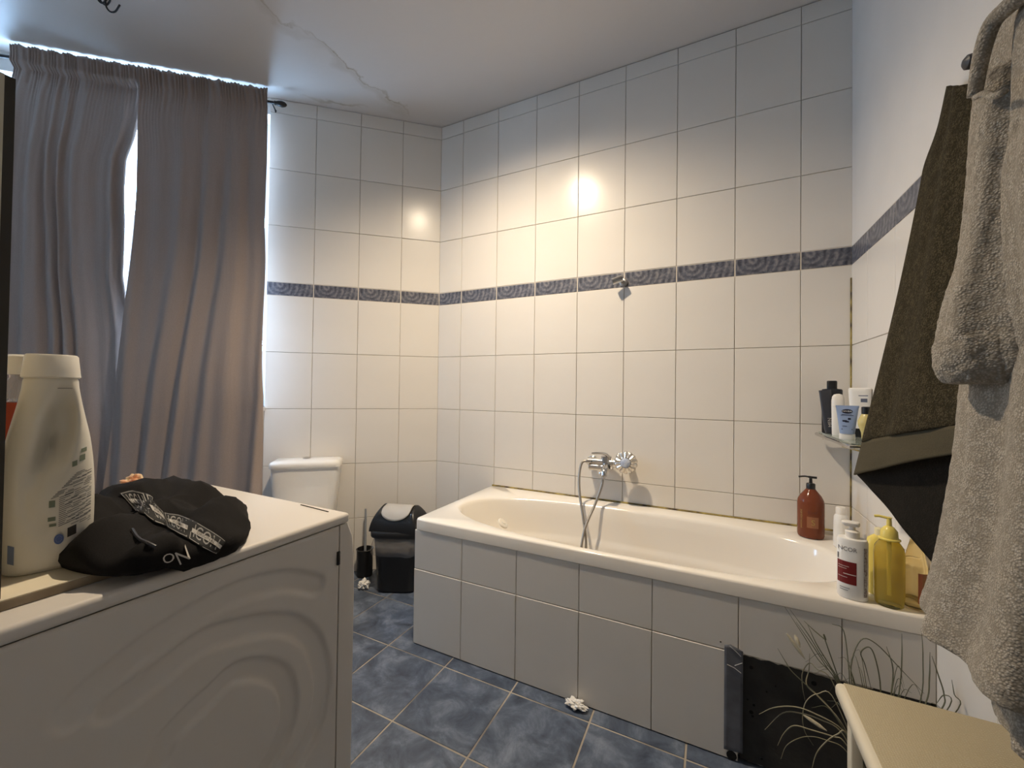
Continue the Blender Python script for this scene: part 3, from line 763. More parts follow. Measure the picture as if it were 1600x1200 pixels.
mesh('blue_mark', *dstrip(-.048, -.040, .022, .048, -.4), mat('print_slate', (.16, .20, .30), .5), dt)
mesh('embossed_line', *dstrip(.008, .028, .268, .2688, 0), mat('print_grey', (.12, .12, .12), .6), dt)

# red bottle behind it
rbp = Vector((.43, az(72, 893, BZ).y+.012, BZ))
rb = empty('red_liquid_bottle', rbp, 'clear bottle with red liquid half hidden behind the detergent bottle', 'bottle')
M_clear = mat('clear_plastic', (.95, .93, .88), .08, trans=.9, ior=1.2)
mesh('liquid', *place(lathe([(.030, .002), (.034, .008), (.034, .20), (.028, .225), (.001, .226)], (0, 0, 0), 28), rbp), mat('red_liquid', (.42, .07, .03), .12, trans=.35, ior=1.3), rb, True)
mesh('shoulder', *place(lathe([(.028, .2265), (.018, .255), (.013, .262), (.013, .272)], (0, 0, 0), 28), rbp), M_clear, rb, True)
mesh('cap', *place(lathe([(.017, .268), (.017, .296), (.014, .299), (.001, .299)], (0, 0, 0), 24), rbp), mat('milky_cap', (.7, .7, .6), .35), rb, True)

# crumpled packet at the far corner of the washer
def blob(c, rx, ry, rz_, amp, seed, nu=28, nv=16, fr=3.0):
    R = []
    for j in range(nv+1):
        ph = PI*j/nv; row = []
        for i in range(nu):
            t = 2*PI*i/nu; d = Vector((math.sin(ph)*math.cos(t), math.sin(ph)*math.sin(t), -math.cos(ph)))
            k = 1+amp*noise.noise(d*fr+Vector((seed, 0, 0)))+amp*.5*noise.noise(d*fr*2.3+Vector((0, seed, 0)))
            row.append(Vector((c[0]+rx*d.x*k, c[1]+ry*d.y*k, max(c[2]-rz_, c[2]+rz_*d.z*k))))
        R.append(row)
    return rings(R, False, False)
pk = mesh('snack_packet', *blob((*az(206, 757, WZ+.018).xy, WZ+.0185), .018, .022, .018, .8, 4.2, fr=1.8), mat('packet_print', (.62, .47, .28), .35, col2=(.50, .14, .05), vs=35, coord='Object'), None, True, 30)
tag(pk, 'small orange and cream crumpled packet behind the black garment', 'packet')

# black garment with printed waistband
gm = empty('black_garment', (.62, -1.77, WZ), 'black garment with lettered waistband crumpled on the washing machine', 'clothing')
def gh(x, y):
    """height of the heap; outline from corner points"""
    return 0
outl = [az(107, 850, .875), az(125, 812, .885), az(160, 775, .90), az(200, 760, .92), az(245, 752, .93), az(310, 756, .90), az(350, 770, .89), az(388, 793, .87), az(376, 835, .855), az(358, 875, .855), az(300, 884, .85), az(240, 898, .85), az(180, 893, .865), az(130, 880, .872)]
# ground outline on the washer (footprint)
FP = [(.50, -1.868), (.42, -1.80), (.33, -1.745), (.30, -1.67), (.36, -1.625), (.45, -1.605), (.530, -1.603), (.59, -1.635), (.665, -1.672), (.716, -1.722), (.727, -1.765), (.727, -1.81), (.712, -1.850), (.66, -1.874), (.58, -1.882)]
FPs = smoothpath([(a, b, 0) for a, b in FP]+[(FP[0][0], FP[0][1], 0)], 7)[:-1]
cxg, cyg = .55, -1.745
def bzz(x, y):      # support height: board or washer top, or hanging over the edge
    return BZ if y < -1.80 else WZ
R = []
lv = [(1.0, 0.0), (1.035, .25), (1.03, .5), (.97, .74), (.86, .88), (.72, .96), (.55, 1.0), (.38, 1.0), (.2, 1.0), (.05, 1.0)]
for k, (sc_, hf_) in enumerate(lv):
    row = []
    for i, p in enumerate(FPs):
        dx, dy = p.x-cxg, p.y-cyg
        x, y = cxg+dx*sc_, cyg+dy*sc_
        dn = math.hypot(dx, dy)
        # height map: taller toward -x (far) side
        H = .044+.022*sst(.70, .40, x)+.016*math.exp(-((x-.44)/.10)**2-((y+1.73)/.10)**2)
        H += .022*noise.noise(Vector((x*14, y*14, 1.3)))+.010*noise.noise(Vector((x*34, y*30, 5)))-.012*abs(noise.noise(Vector((x*22+y*10, y*12, 9))))
        H += .012*math.sin(x*55+y*38)*math.exp(-((x-.58)/.12)**2)
        H -= .030*sst(-1.66, -1.56, y)
        z0 = WZ+.001 if y > -1.80 else BZ+.001
        z = z0+H*hf_ + (.004*noise.noise(Vector((x*40, y*40, 7))) if 0 < hf_ < 1 else 0)
        if k < 3: 
            x += .004*noise.noise(Vector((i*.5, k, 0))); 
            if x > .728 and hf_ < .9: x = .728
        row.append(Vector((x, y, z)))
    R.append(row)
GV = rings(R, True, True)
mesh('fabric', *GV, M_blackcloth, gm, True, 180)
from mathutils.bvhtree import BVHTree
bv = BVHTree.FromPolygons([Vector(v) for v in GV[0]], GV[1])
def gsurf(px_, py_, off):
    """where the line of sight meets the heap, lifted a little along the surface normal"""
    d = pix(px_, py_).normalized(); h = bv.ray_cast(CAM, d)
    if h[0] is None:
        q = bv.find_nearest(az(px_, py_, .875)); return q[0]+(CAM-q[0]).normalized()*off
    n = h[1] if h[1].dot(d) < 0 else -h[1]
    return h[0]+n*off
# waistband: centre line and half width given where it crosses the heap
BL = [((186, 772), (216, 800)), ((205, 766), (232, 812)), ((224, 768), (245, 822)), ((243, 780), (250, 826)), ((262, 802), (262, 828)), ((290, 806), (284, 840)), ((306, 816), (294, 848)), ((330, 830), (318, 858)), ((352, 845), (336, 862))]
BL = [((186, 773), (214, 799)), ((208, 767), (226, 806)), ((226, 772), (240, 818)), ((240, 782), (252, 822)), ((254, 802), (262, 826)), ((280, 806), (278, 836)), ((300, 814), (292, 844)), ((326, 829), (316, 858)), ((354, 848), (338, 866))]
BA = smoothpath([(a[0], a[1], 0) for a, b in BL], 8); BB_ = smoothpath([(b[0], b[1], 0) for a, b in BL], 8)
def bpt(u, v, off):
    k = u*(len(BA)-1); i = min(len(BA)-2, int(k)); t = k-i
    a = BA[i].lerp(BA[i+1], t); b = BB_[i].lerp(BB_[i+1], t); q = a.lerp(b, v)
    return gsurf(q.x, q.y, off)
_bg = [[bpt(i/64, j/8, .0) for j in range(9)] for i in range(65)]
# light smoothing of the ribbon so it bridges small folds
for it in range(2):
    _bg = [[(_bg[max(0, i-1)][j]+_bg[i][j]*2+_bg[min(64, i+1)][j])/4 for j in range(9)] for i in range(65)]
def bnd(u, v, off):
    k = min(63.999, max(0, u*64)); i = int(k); t = k-i; m2 = min(7.999, max(0, v*8)); j = int(m2); s = m2-j
    a = _bg[i][j].lerp(_bg[i+1][j], t); b = _bg[i][j+1].lerp(_bg[i+1][j+1], t)
    du = _bg[i+1][j]-_bg[i][j]; dv = _bg[i][j+1]-_bg[i][j]; n = du.cross(dv)
    if n.length > 0: n.normalize()
    if n.dot(CAM-a) < 0: n = -n
    return a.lerp(b, s)+n*off
def bquad(u0, u1, v0, v1, off, n=6):
    V = []; F = []
    for i in range(n+1):
        u = u0+(u1-u0)*i/n; V += [bnd(u, v0, off), bnd(u, v1, off)]
    for i in range(n): F.append((2*i, 2*i+1, 2*i+3, 2*i+2))
    return V, F
V = [bnd(i/64, j/8, .0025) for i in range(65) for j in range(9)]
F = [(i*9+j, i*9+j+1, i*9+j+10, i*9+j+9) for i in range(64) for j in range(8)]
wbnd = mesh('waistband', V, F, mat('black_elastic', (.010, .010, .010), .8), gm, True); solidify(wbnd, .0012)
M_pr = mat('print_offwhite', (.55, .52, .47), .7)
P = []; T = []; K = []
for c in range(4):
    u0, u1 = c*.25+.012, c*.25+.238
    P += [bquad(u0, u1, .03, .06, .0034), bquad(u0, u1, .94, .97, .0034), bquad(u0, u0+.006, .03, .97, .0034, 1), bquad(u1-.006, u1, .03, .97, .0034, 1)]
    T.append(mapvf(text_vf('ICON', 1.0), lambda p, u0=u0, u1=u1: bnd((u0+u1)/2+p[0]*.073, .5-p[1]*.95, .0034)))
    T.append(bquad(u0+.01, u1, .38, .60, .0040))
    K.append(mapvf(text_vf('ORIGINAL', 1.0), lambda p, u0=u0, u1=u1: bnd((u0+u1)/2+p[0]*.028, .49-p[1]*.22, .0046)))
mesh('box_outline', *merge(*P), mat('print_grey2', (.30, .29, .27), .7), wbnd)
mesh('waistband_lettering', *merge(*T[0::2]), mat('print_dim', (.27, .26, .245), .7), wbnd)
mesh('pale_strip', *merge(*T[1::2]), mat('print_grey3', (.42, .40, .37), .7), wbnd)
mesh('strip_lettering', *merge(*K), mat('print_black', (.03, .025, .02), .6), wbnd)
# large letters near the lower hem
def gtext(s, c, ux, uy, size):
    return mapvf(text_vf(s, 1.0), lambda p: gsurf(c[0]+p[0]*ux[0]*size+p[1]*uy[0]*size, c[1]+p[0]*ux[1]*size+p[1]*uy[1]*size, .0032))
mesh('large_lettering', *merge(gtext('N', (284, 869), (.85, -.52), (-.42, -.90), 30), gtext('O', (262, 872), (.9, -.35), (-.3, -.7), 26)), M_pr, gm)
mesh('drawstring', *tube([gsurf(*q, .003) for q in ((205, 830), (214, 840), (222, 846), (232, 850), (242, 856))], .0022, 6), mat('cord_dark', (.05, .05, .055), .4), gm, True)

# ------------------------------------------------------------------ toilet
tl = empty('toilet', A(.60, .1, 0), 'white toilet with cistern against the window wall, mostly behind the washing machine', 'toilet')
ctr = .585
def TA(s, o, z): return A(ctr-s, o, z)       # s to the right
s_a = (Vector((-.732, -.751, 0))-AC).dot(AD); s_b = (Vector((-.457, -.513, 0))-AC).dot(AD)
ctr = (s_a+s_b)/2; hw = abs(s_a-s_b)/2
def tring(a, o0, o1, n, z, N=48):
    c = (o0+o1)/2; b = (o1-o0)/2
    return [TA(p.x, c+p.y, z) for p in selip(a, b, n, N)]
mesh('cistern', *rings([tring(hw*.80, .04, .165, 6, .36), tring(hw*.86, .03, .180, 6, .42), tring(hw*.92, .02, .190, 6, .55), tring(hw*.955, .018, .194, 6, .668)]), M_ceram, tl, True, 60)
mesh('cistern_lid', *rings([tring(hw*.96, .015, .197, 6, .668), tring(hw, .008, .202, 6, .672), tring(hw*1.0, .008, .202, 6, .690), tring(hw*.975, .014, .196, 6, .702), tring(hw*.9, .03, .18, 5, .708), tring(hw*.3, .08, .12, 3, .711)]), M_ceram, tl, True, 60)
mesh('flush_button', *lathe([(.022, 0), (.022, .005), (.018, .007), (.001, .007)], TA(-.005, .10, .711), 20), M_chrome, tl, True)
mesh('bowl', *rings([tring(.10, .10, .40, 3, .0), tring(.095, .12, .38, 3, .10), tring(.12, .10, .46, 2.6, .25), tring(.165, .06, .58, 2.5, .37), tring(.175, .05, .60, 2.5, .395), tring(.165, .06, .59, 2.5, .40)]), M_ceram, tl, True, 60)
mesh('seat', *rings([tring(.172, .20, .60, 2.3, .401), tring(.178, .195, .606, 2.3, .412), tring(.172, .20, .60, 2.3, .428), tring(.10, .28, .52, 2.3, .433)]), M_white, tl, True, 60)

# ------------------------------------------------------------------ pedal-less swing bin with liner
bc = Vector((-.165, -.340, 0)); rzB = math.radians(25)
bn = empty('swing_bin', bc, 'black plastic bin with grey swing lid and clear liner in the corner', 'bin')
def br(a, b, n, z, N=56): return [Matrix.Translation(bc) @ Matrix.Rotation(rzB, 4, 'Z') @ p for p in selip(a, b, n, N, z=z)]
mesh('bin_body', *rings([br(.098, .068, 5, .002), br(.106, .076, 5, .012), br(.126, .094, 5, .30), br(.128, .096, 5, .305)]), M_black, bn, True)
# liner: translucent film pulled over the rim
R = []
for k, (a, b, z) in enumerate([(.128, .096, .205), (.140, .106, .213), (.146, .112, .235), (.142, .108, .26), (.135, .102, .29), (.128, .096, .312)]):
    row = br(a, b, 4, z, 120)
    for i, p in enumerate(row):
        d = (p-bc); d.z = 0; d.normalize()
        row[i] = p+d*(.010*noise.noise(Vector((i*.30, k*.9, 3)))+.004*noise.noise(Vector((i*.9, k*1.9, 8))))+Vector((0, 0, .012*noise.noise(Vector((i*.11, 0, k*.2)))))
    R.append(row)
m_ = mat('liner_film', (.62, .58, .54), .10, trans=.0, bump=6, bs=28); b_ = m_.node_tree.nodes['Principled BSDF']
b_.inputs['Alpha'].default_value = .22
mesh('bin_liner', *rings(R, False, False), m_, bn, True, 180)
LB = Matrix.Translation(bc) @ Matrix.Rotation(rzB-math.radians(8), 4, 'Z')
def hood(u, th, off=0.0):        # u across -1..1, th along the arch from the front (0) to the back (pi)
    th = min(th, PI-1e-4)
    yy, zz_ = -.098*math.cos(th), .335+.118*math.sin(th)**.9 if math.sin(th) > 0 else .335
    wd = .136*(1-.20*math.sin(th)**1.2)
    lift = .010*sst(.70, .92, abs(u))*math.sin(th)-.020*sst(.86, 1.0, abs(u))*math.sin(th)
    n_ = Vector((0, -math.cos(th), math.sin(th)))
    return LB @ (Vector((u*wd, yy, zz_+lift))+n_*off)
NU, NT = 28, 26; V = [hood(-1+2*i/NU, PI*j/NT) for j in range(NT+1) for i in range(NU+1)]
F = [(j*(NU+1)+i, j*(NU+1)+i+1, (j+1)*(NU+1)+i+1, (j+1)*(NU+1)+i) for j in range(NT) for i in range(NU)]
V0 = len(V)
for sgn, i in ((-1, 0), (1, NU)):     # closed cheeks
    F.append(tuple(j*(NU+1)+i for j in range(NT+1)))
mesh('bin_lid', V, F, M_black, bn, True, 60)
mesh('lid_rim', *rings([br(.140, .104, 5, .306), br(.143, .107, 5, .312), br(.143, .107, 5, .334), br(.137, .101, 5, .340)]), M_black, bn, True, 50)
V, F = [], []
NU, NT = 24, 20
for j in range(NT+1):
    for i in range(NU+1):
        u = -.74+1.48*i/NU; ue = u/.74
        th0 = math.radians(62-34*math.sqrt(max(0, 1-ue*ue))); th = th0+(math.radians(150)-th0)*j/NT
        off = .006-(.004*max(0, 1-((ue)/.55)**2-((math.degrees(th)-72)/24)**2))
        V.append(hood(u, th, off))
F = [(j*(NU+1)+i, j*(NU+1)+i+1, (j+1)*(NU+1)+i+1, (j+1)*(NU+1)+i) for j in range(NT) for i in range(NU)]
solidify(mesh('swing_flap', V, F, mat('silver_grey_plastic', (.46, .44, .41), .28), bn, True, 180), .003)

# toilet brush
tb = Vector((-.445, -.325, 0))
tbr = empty('toilet_brush', tb, 'black toilet brush holder with slim grey handle beside the bin', 'toilet brush')
mesh('holder', *place(lathe([(.040, 0), (.045, .004), (.047, .15), (.050, .158), (.044, .160), (.041, .150), (.039, .02), (.001, .018)], (0, 0, 0), 28), tb), M_black, tbr, True)
mesh('handle', *tube([tb+Vector((.0, .0, .03)), tb+Vector((-.002, .004, .2)), tb+Vector((-.012, .012, .39))], lambda t: .0075 if t < .6 else .006, 12), mat('grey_handle', (.30, .32, .35), .35), tbr, True)
mesh('brush_head', *place(lathe([(.012, .02), (.028, .035), (.030, .08), (.012, .10)], (0, 0, 0), 16), tb), mat('bristle_grey', (.2, .2, .2), .9, bump=1, bs=300), tbr)

# crumpled tissues
def tissue(c, r, rz_, seed, label):
    V, F = blob((c[0], c[1], c[2]+rz_), r[0], r[1], rz_, .65, seed, 40, 24, 2.6)
    o = mesh('crumpled_tissue', V, F, mat('tissue_paper', (.86, .84, .80), .9, bump=.6, bs=120), None, True, 25)
    return tag(o, label, 'tissue')
tissue(Vector((-.325, -.445, .003)), (.030, .026), .021, 2.2, 'crumpled white tissue on the floor in front of the bin')
tissue(Vector((.984, -.722, .003)), (.032, .017), .013, 7.7, 'crumpled white tissue on the floor against the tiled bath front')

# ------------------------------------------------------------------ bottles on the bath rim
RIM = .546
def bottle_text(P0, rz_, s, size, R_, z, mt, parent, name='lettering', vert=False, ry=None, xo=0.0):
    vf = text_vf(s, size)
    def f(p):
        x, y = (p[0], p[1]) if not vert else (-p[1], p[0])
        t = (x+xo)/R_; rb_ = ry or R_
        q = Vector((R_*math.sin(t)*1.01, -rb_*math.cos(t)*1.01-.0003, z+y))
        return Matrix.Translation(P0) @ Matrix.Rotation(rz_, 4, 'Z') @ q
    return mesh(name, *mapvf(vf, f), mt, parent)
def facing(P0): return math.atan2(P0.y-CAM.y, P0.x-CAM.x)-PI/2
# amber pump bottle
ab = Vector((1.765, -.125, RIM)); rz_ = facing(ab)
am = empty('amber_pump_bottle', ab, 'amber brown soap bottle with black pump on the far bath corner', 'bottle')
M_amber = mat('amber_plastic', (.20, .058, .028), .12, trans=.12, ior=1.3)
SX = 1.0
mesh('bottle_body', *place(lathe([(.036, 0), (.043, .004), (.045, .012), (.045, .135), (.043, .148), (.035, .165), (.022, .182), (.016, .190), (.0135, .196)], (0, 0, 0), 40), ab), M_amber, am, True)
mesh('pump_collar', *place(lathe([(.0155, .190), (.0155, .210), (.013, .213), (.006, .214), (.005, .233)], (0, 0, 0), 24), ab), M_black, am, True)
mesh('pump_head', *place(tube(smoothpath([(.020, 0, .237), (.0, 0, .237), (-.02, 0, .238), (-.040, 0, .234)], 4), lambda t: .0045 if t < .5 else .0032, 10), ab, rz_), M_black, am, True)
mesh('label', *mapvf(([(x, 0, z) for x in (-.012, -.004, .004, .012, .020, .026) for z in (.045, .088)], [(2*i, 2*i+1, 2*i+3, 2*i+2) for i in range(5)]), lambda p: Matrix.Translation(ab) @ Matrix.Rotation(rz_, 4, 'Z') @ Vector((.0455*math.sin(p[0]/.045), -.0455*math.cos(p[0]/.045), p[2]))), mat('amber_label', (.30, .12, .055), .5), am)
M_gold = mat('gold_print', (.42, .28, .08), .5)
bottle_text(ab, rz_, 'S', .030, .0457, .066, M_gold, am, xo=.008)
bottle_text(ab, rz_, 'SAVON LIQUIDE', .010, .0457, .075, M_gold, am, 'side_lettering', True, xo=-.032)
bottle_text(ab, rz_, 'SOAP', .013, .0457, .105, mat('dark_print', (.10, .02, .01), .5), am, 'title_lettering', xo=.006)
# small white spray behind
sb = Vector((1.842, -.21, RIM))
sw = empty('small_white_bottle', sb, 'slim white bottle with white cap behind the lotion pump', 'bottle')
M_wp = mat('white_pack', (.82, .80, .76), .3)
mesh('bottle_body', *place(lathe([(.018, 0), (.0225, .004), (.0235, .03), (.0225, .085), (.0215, .115), (.016, .125)], (0, 0, 0), 28), sb), M_wp, sw, True)
mesh('cap', *place(lathe([(.0165, .122), (.0165, .146), (.0145, .150), (.001, .151)], (0, 0, 0), 24), sb), M_white, sw, True)
# white lotion pump
lb = Vector((1.764, -.655, RIM)); rz_ = facing(lb)
lp = empty('lotion_pump_bottle', lb, 'white lotion pump bottle with dark red label on the near bath corner', 'bottle')
mesh('bottle_body', *place(rings([selip(.031, .024, 2.3, 40, z=0), selip(.034, .027, 2.3, 40, z=.004), selip(.0345, .027, 2.3, 40, z=.05), selip(.0345, .027, 2.3, 40, z=.158), selip(.032, .025, 2.3, 40, z=.166), selip(.015, .015, 2, 40, z=.168)]), lb, rz_), M_wp, lp, True)
mesh('pump_collar', *place(lathe([(.016, .167), (.0165, .185), (.012, .188), (.007, .190), (.007, .203)], (0, 0, 0), 24), lb), M_white, lp, True)
mesh('pump_head', *place(rings([selip(.017, .012, 3, 24, -.002, 0, .200), selip(.021, .013, 3, 24, -.004, 0, .204), selip(.021, .013, 3, 24, -.004, 0, .209), selip(.018, .010, 3, 24, -.003, 0, .212)]), lb, rz_), M_white, lp, True)
def lface(x, z, off=.0006):
    x *= .9; x = max(-.0344, min(.0344, x)); y = -.027*(1-abs(x/.0346)**2.3)**(1/2.3)
    return Matrix.Translation(lb) @ Matrix.Rotation(rz_, 4, 'Z') @ Vector((x, y-off, z))
def lstrip(x0, x1, z0, z1, off=.0006, n=8):
    V = []; 
    for i in range(n+1):
        x = x0+(x1-x0)*i/n; V += [lface(x, z0, off), lface(x, z1, off)]
    return V, [(2*i, 2*i+1, 2*i+3, 2*i+2) for i in range(n)]
mesh('red_label', *lstrip(-.036, .010, .043, .105), mat('dark_red_print', (.16, .008, .008), .5), lp)
mesh('ingredients_print', *lstrip(.027, .035, .014, .148), mat('grey_brown_print', (.17, .12, .10), .6, col2=(.5, .46, .42), vs=200), lp)
P = [lstrip(-.034, -.008, .090, .0915, .001), lstrip(-.034, -.014, .084, .0855, .001), lstrip(-.022, .009, .069, .0715, .001), lstrip(-.034, -.012, .060, .0615, .001)]
mesh('label_lines', *merge(*P), mat('label_lines_pale', (.62, .50, .46), .5), lp)
mesh('lettering', *merge(mapvf(text_vf('NCOR', .016), lambda p: lface(p[0]-.012, .139+p[1], .0008)), lstrip(-.030, -.006, .030, .0315, .0008), lstrip(-.030, -.010, .024, .0255, .0008), lstrip(-.036, -.033, .108, .124, .0008)), mat('print_grey4', (.14, .13, .14), .6), lp)
# yellow bottles
M_yel = mat('yellow_gel', (.98, .84, .30), .04, trans=.85, ior=1.22)
M_yelo = mat('yellow_plastic', (.82, .66, .16), .25)
yb = Vector((1.842, -.600, RIM)); rz_ = facing(yb)
y1 = empty('yellow_flat_bottle', yb, 'yellow printed shower bottle standing behind the clear yellow pump bottle', 'bottle')
mesh('bottle_body', *place(rings([selip(.026, .015, 2.6, 40, z=0), selip(.031, .019, 2.6, 40, z=.006), selip(.034, .020, 2.6, 40, z=.07), selip(.035, .020, 2.6, 40, z=.13), selip(.029, .018, 2.6, 40, z=.158), selip(.015, .013, 2.2, 40, z=.170)]), yb, rz_), M_yelo, y1, True)
mesh('cap', *place(lathe([(.014, .169), (.014, .188), (.011, .190), (.001, .190)], (0, 0, 0), 24), yb), mat('pale_cap', (.80, .72, .45), .3), y1, True)
bottle_text(yb, rz_, 'ultra', .040, .035, .085, mat('olive_print', (.45, .32, .06), .5), y1, 'lettering', True, ry=.020, xo=-.010)
yp = Vector((1.840, -.666, RIM)); rz_ = facing(yp)
y2 = empty('yellow_pump_bottle', yp, 'clear yellow pump bottle at the near corner of the bath rim', 'bottle')
mesh('bottle_body', *place(rings([selip(.024, .020, 2.2, 40, z=0), selip(.030, .024, 2.2, 40, z=.006), selip(.032, .026, 2.2, 40, z=.03), selip(.0325, .026, 2.2, 40, z=.14), selip(.030, .024, 2.2, 40, z=.160), selip(.020, .018, 2.1, 40, z=.176), selip(.016, .016, 2, 40, z=.180)]), yp, rz_), M_yel, y2, True)
mesh('pump_collar', *place(lathe([(.024, .179), (.024, .182), (.019, .184), (.018, .202), (.011, .212), (.006, .216), (.005, .236), (.007, .238), (.001, .240)], (0, 0, 0), 24), yp), M_yelo, y2, True)
mesh('dip_tube', *place(lathe([(.0045, .03), (.0045, .178)], (0, 0, 0), 10), yp), M_yelo, y2, True)
mesh('pump_nozzle', *place(tube([(.0, 0, .236), (-.02, 0, .238), (-.030, 0, .236)], .0035, 8), yp, rz_), M_yelo, y2, True)
oc = Vector((1.899, -.650, RIM)); rz_ = facing(oc)
y3 = empty('clear_orange_bottle', oc, 'clear bottle with orange liquid in the corner against the right wall', 'bottle')
mesh('bottle_body', *place(rings([selip(.018, .014, 2.2, 32, z=0), selip(.024, .019, 2.2, 32, z=.005), selip(.0245, .019, 2.2, 32, z=.11), selip(.018, .014, 2.2, 32, z=.15), selip(.010, .009, 2, 32, z=.185)]), oc, rz_), mat('orange_gel', (.98, .80, .42), .05, trans=.85, ior=1.2), y3, True)
mesh('cap', *place(lathe([(.011, .184), (.011, .206), (.001, .208)], (0, 0, 0), 20), oc), mat('pale_cap', (.80, .72, .45), .3), y3, True)
mesh('red_label', *place(([(.0247*math.sin(t)*1.01, -.0193*math.cos(t)*1.02, z) for t in (.2, .5, .8, 1.1) for z in (.02, .10)], [(2*i, 2*i+1, 2*i+3, 2*i+2) for i in range(3)]), oc, rz_), mat('brick_print', (.42, .12, .05), .5), y3)

# ------------------------------------------------------------------ glass shelf with toiletries
SZ = .962
gsf = empty('glass_shelf', (XR, -.30, SZ), 'narrow glass shelf with chrome rail on the right wall', 'shelf')
mesh('glass_plate', *bx(1.806, XR-.004, -.475, -.045, SZ-.007, SZ), mat('greenish_glass', (.80, .90, .86), .03, trans=.85, ior=1.3), gsf)
mesh('rail', *merge(tube(smoothpath([(XR-.006, -.040, SZ-.012), (1.815, -.040, SZ-.012), (1.800, -.055, SZ-.012), (1.800, -.30, SZ-.012), (1.800, -.465, SZ-.012), (1.815, -.481, SZ-.012), (XR-.006, -.481, SZ-.012)], 4), .0062, 8)), M_chrome, gsf, True)
for y_ in (-.14, -.40):
    mesh('bracket', *tube(smoothpath([(XR-.004, y_, SZ-.04), (1.87, y_, SZ-.035), (1.80, y_, SZ-.018)], 5), .0045, 8), M_chrome, gsf, True)
# black shampoo bottle
k1 = Vector((1.838, -.10, SZ)); rz_ = facing(k1)
o = empty('black_shampoo_bottle', k1, 'tall black bottle with square black cap at the back of the glass shelf', 'bottle')
M_ink = mat('ink_plastic', (.022, .024, .030), .3)
mesh('bottle_body', *place(rings([selip(.030, .018, 7, 40, z=.0), selip(.0325, .020, 7, 40, z=.004), selip(.0335, .020, 7, 40, z=.170), selip(.031, .019, 7, 40, z=.175), selip(.015, .012, 3, 40, z=.178)]), k1, rz_), M_ink, o, True)
mesh('cap', *place(rings([selip(.0165, .0135, 5, 30, z=.177), selip(.0165, .0135, 5, 30, z=.206), selip(.0145, .012, 5, 30, z=.209)]), k1, rz_), M_black, o, True)
# leaning dark tube
k2 = Vector((1.826, -.120, SZ)); rz_ = facing(k2)+.15
o = empty('dark_grey_tube', k2, 'dark grey leaning tube with white lettering at the left shelf end', 'tube')
tl_ = Matrix.Rotation(math.radians(-5), 4, 'Y')
mesh('tube_body', *place(rings([selip(.013, .011, 3, 30, z=.004), selip(.0155, .012, 3, 30, z=.02), selip(.019, .007, 4, 30, z=.160), selip(.020, .003, 4, 30, z=.172)]), k2+Vector((-.004, -.020, 0)), rz_, tl_), mat('slate_plastic', (.045, .048, .060), .35), o, True)
vf = text_vf('MEN', .018)
mesh('lettering', *place(mapvf(vf, lambda p: Vector((.004-p[1], -.0125, .045+p[0]))), k2+Vector((-.004, -.020, 0)), rz_, tl_), M_pr, o)
# white roll on stick
k3 = Vector((1.838, -.185, SZ)); rz_ = facing(k3)
o = empty('white_stick', k3, 'white rounded deodorant stick between the dark tube and blue tube', 'stick')
mesh('stick_body', *place(rings([selip(.017, .013, 2.3, 32, z=0), selip(.0185, .014, 2.3, 32, z=.004), selip(.0200, .014, 2.3, 32, z=.11)]), k3, rz_), M_wp, o, True)
mesh('dome', *place(rings([selip(.0202, .0142, 2.3, 32, z=.1105), selip(.0200, .014, 2.3, 32, z=.130), selip(.0180, .0125, 2.3, 32, z=.146), selip(.0125, .009, 2.2, 32, z=.1545), selip(.003, .003, 2, 32, z=.157)]), k3, rz_), M_white, o, True)
# blue tube on white cap
k4 = Vector((1.827, -.345, SZ)); rz_ = facing(k4)-.05; K4S = Matrix.Diagonal((1.22, 1.0, .90, 1))
o = empty('blue_cream_tube', k4, 'light blue cream tube standing on its white cap, black oval logo', 'tube')
mesh('cap', *place(rings([selip(.017, .013, 2.6, 32, z=0), selip(.018, .014, 2.6, 32, z=.003), selip(.0175, .0135, 2.6, 32, z=.022)]), k4, rz_, K4S), M_wp, o, True)
M_blu = mat('pale_blue_plastic', (.26, .34, .52), .35)
def btube(z): t = (z-.022)/.10; return .0165+.0085*t, .0130*(1-t)+.0022
mesh('tube_body', *place(rings([selip(*btube(z), 2.6, 36, z=z) for z in (.022, .05, .08, .105, .122)]+[selip(.026, .0016, 5, 36, z=.123), selip(.026, .0016, 5, 36, z=.130)]), k4, rz_, K4S), M_blu, o, True)
def kf(x, z, off=.0008):
    a, b = btube(z); x = max(-a*.98, min(a*.98, x)); return Matrix.Translation(k4) @ Matrix.Rotation(rz_, 4, 'Z') @ K4S @ Vector((x, -b*(1-abs(x/a)**2.6)**(1/2.6)-off, z))
ovl = [kf(.012*math.cos(t), .108+.0085*math.sin(t)) for t in [2*PI*k/24 for k in range(24)]]
lg = mesh('oval_logo', ovl, [tuple(range(24))], mat('navy_print', (.012, .014, .03), .4), o)
mesh('logo_lettering', *mapvf(text_vf('NIVEA', .0075), lambda p: kf(p[0], .108+p[1], .0014)), M_wp, lg)
mesh('print', *merge(*[([kf(x0, z0), kf(x1, z0), kf(x1, z0+h_), kf(x0, z0+h_)], [(0, 1, 2, 3)]) for x0, x1, z0, h_ in ((-.014, .014, .091, .002), (-.012, .010, .095, .0015), (-.010, .0, .068, .006), (-.004, .004, .066, .005), (.002, .008, .076, .007), (-.012, .012, .038, .003), (-.010, .0, .050, .002))]), mat('navy_print', (.012, .014, .03), .4), o)
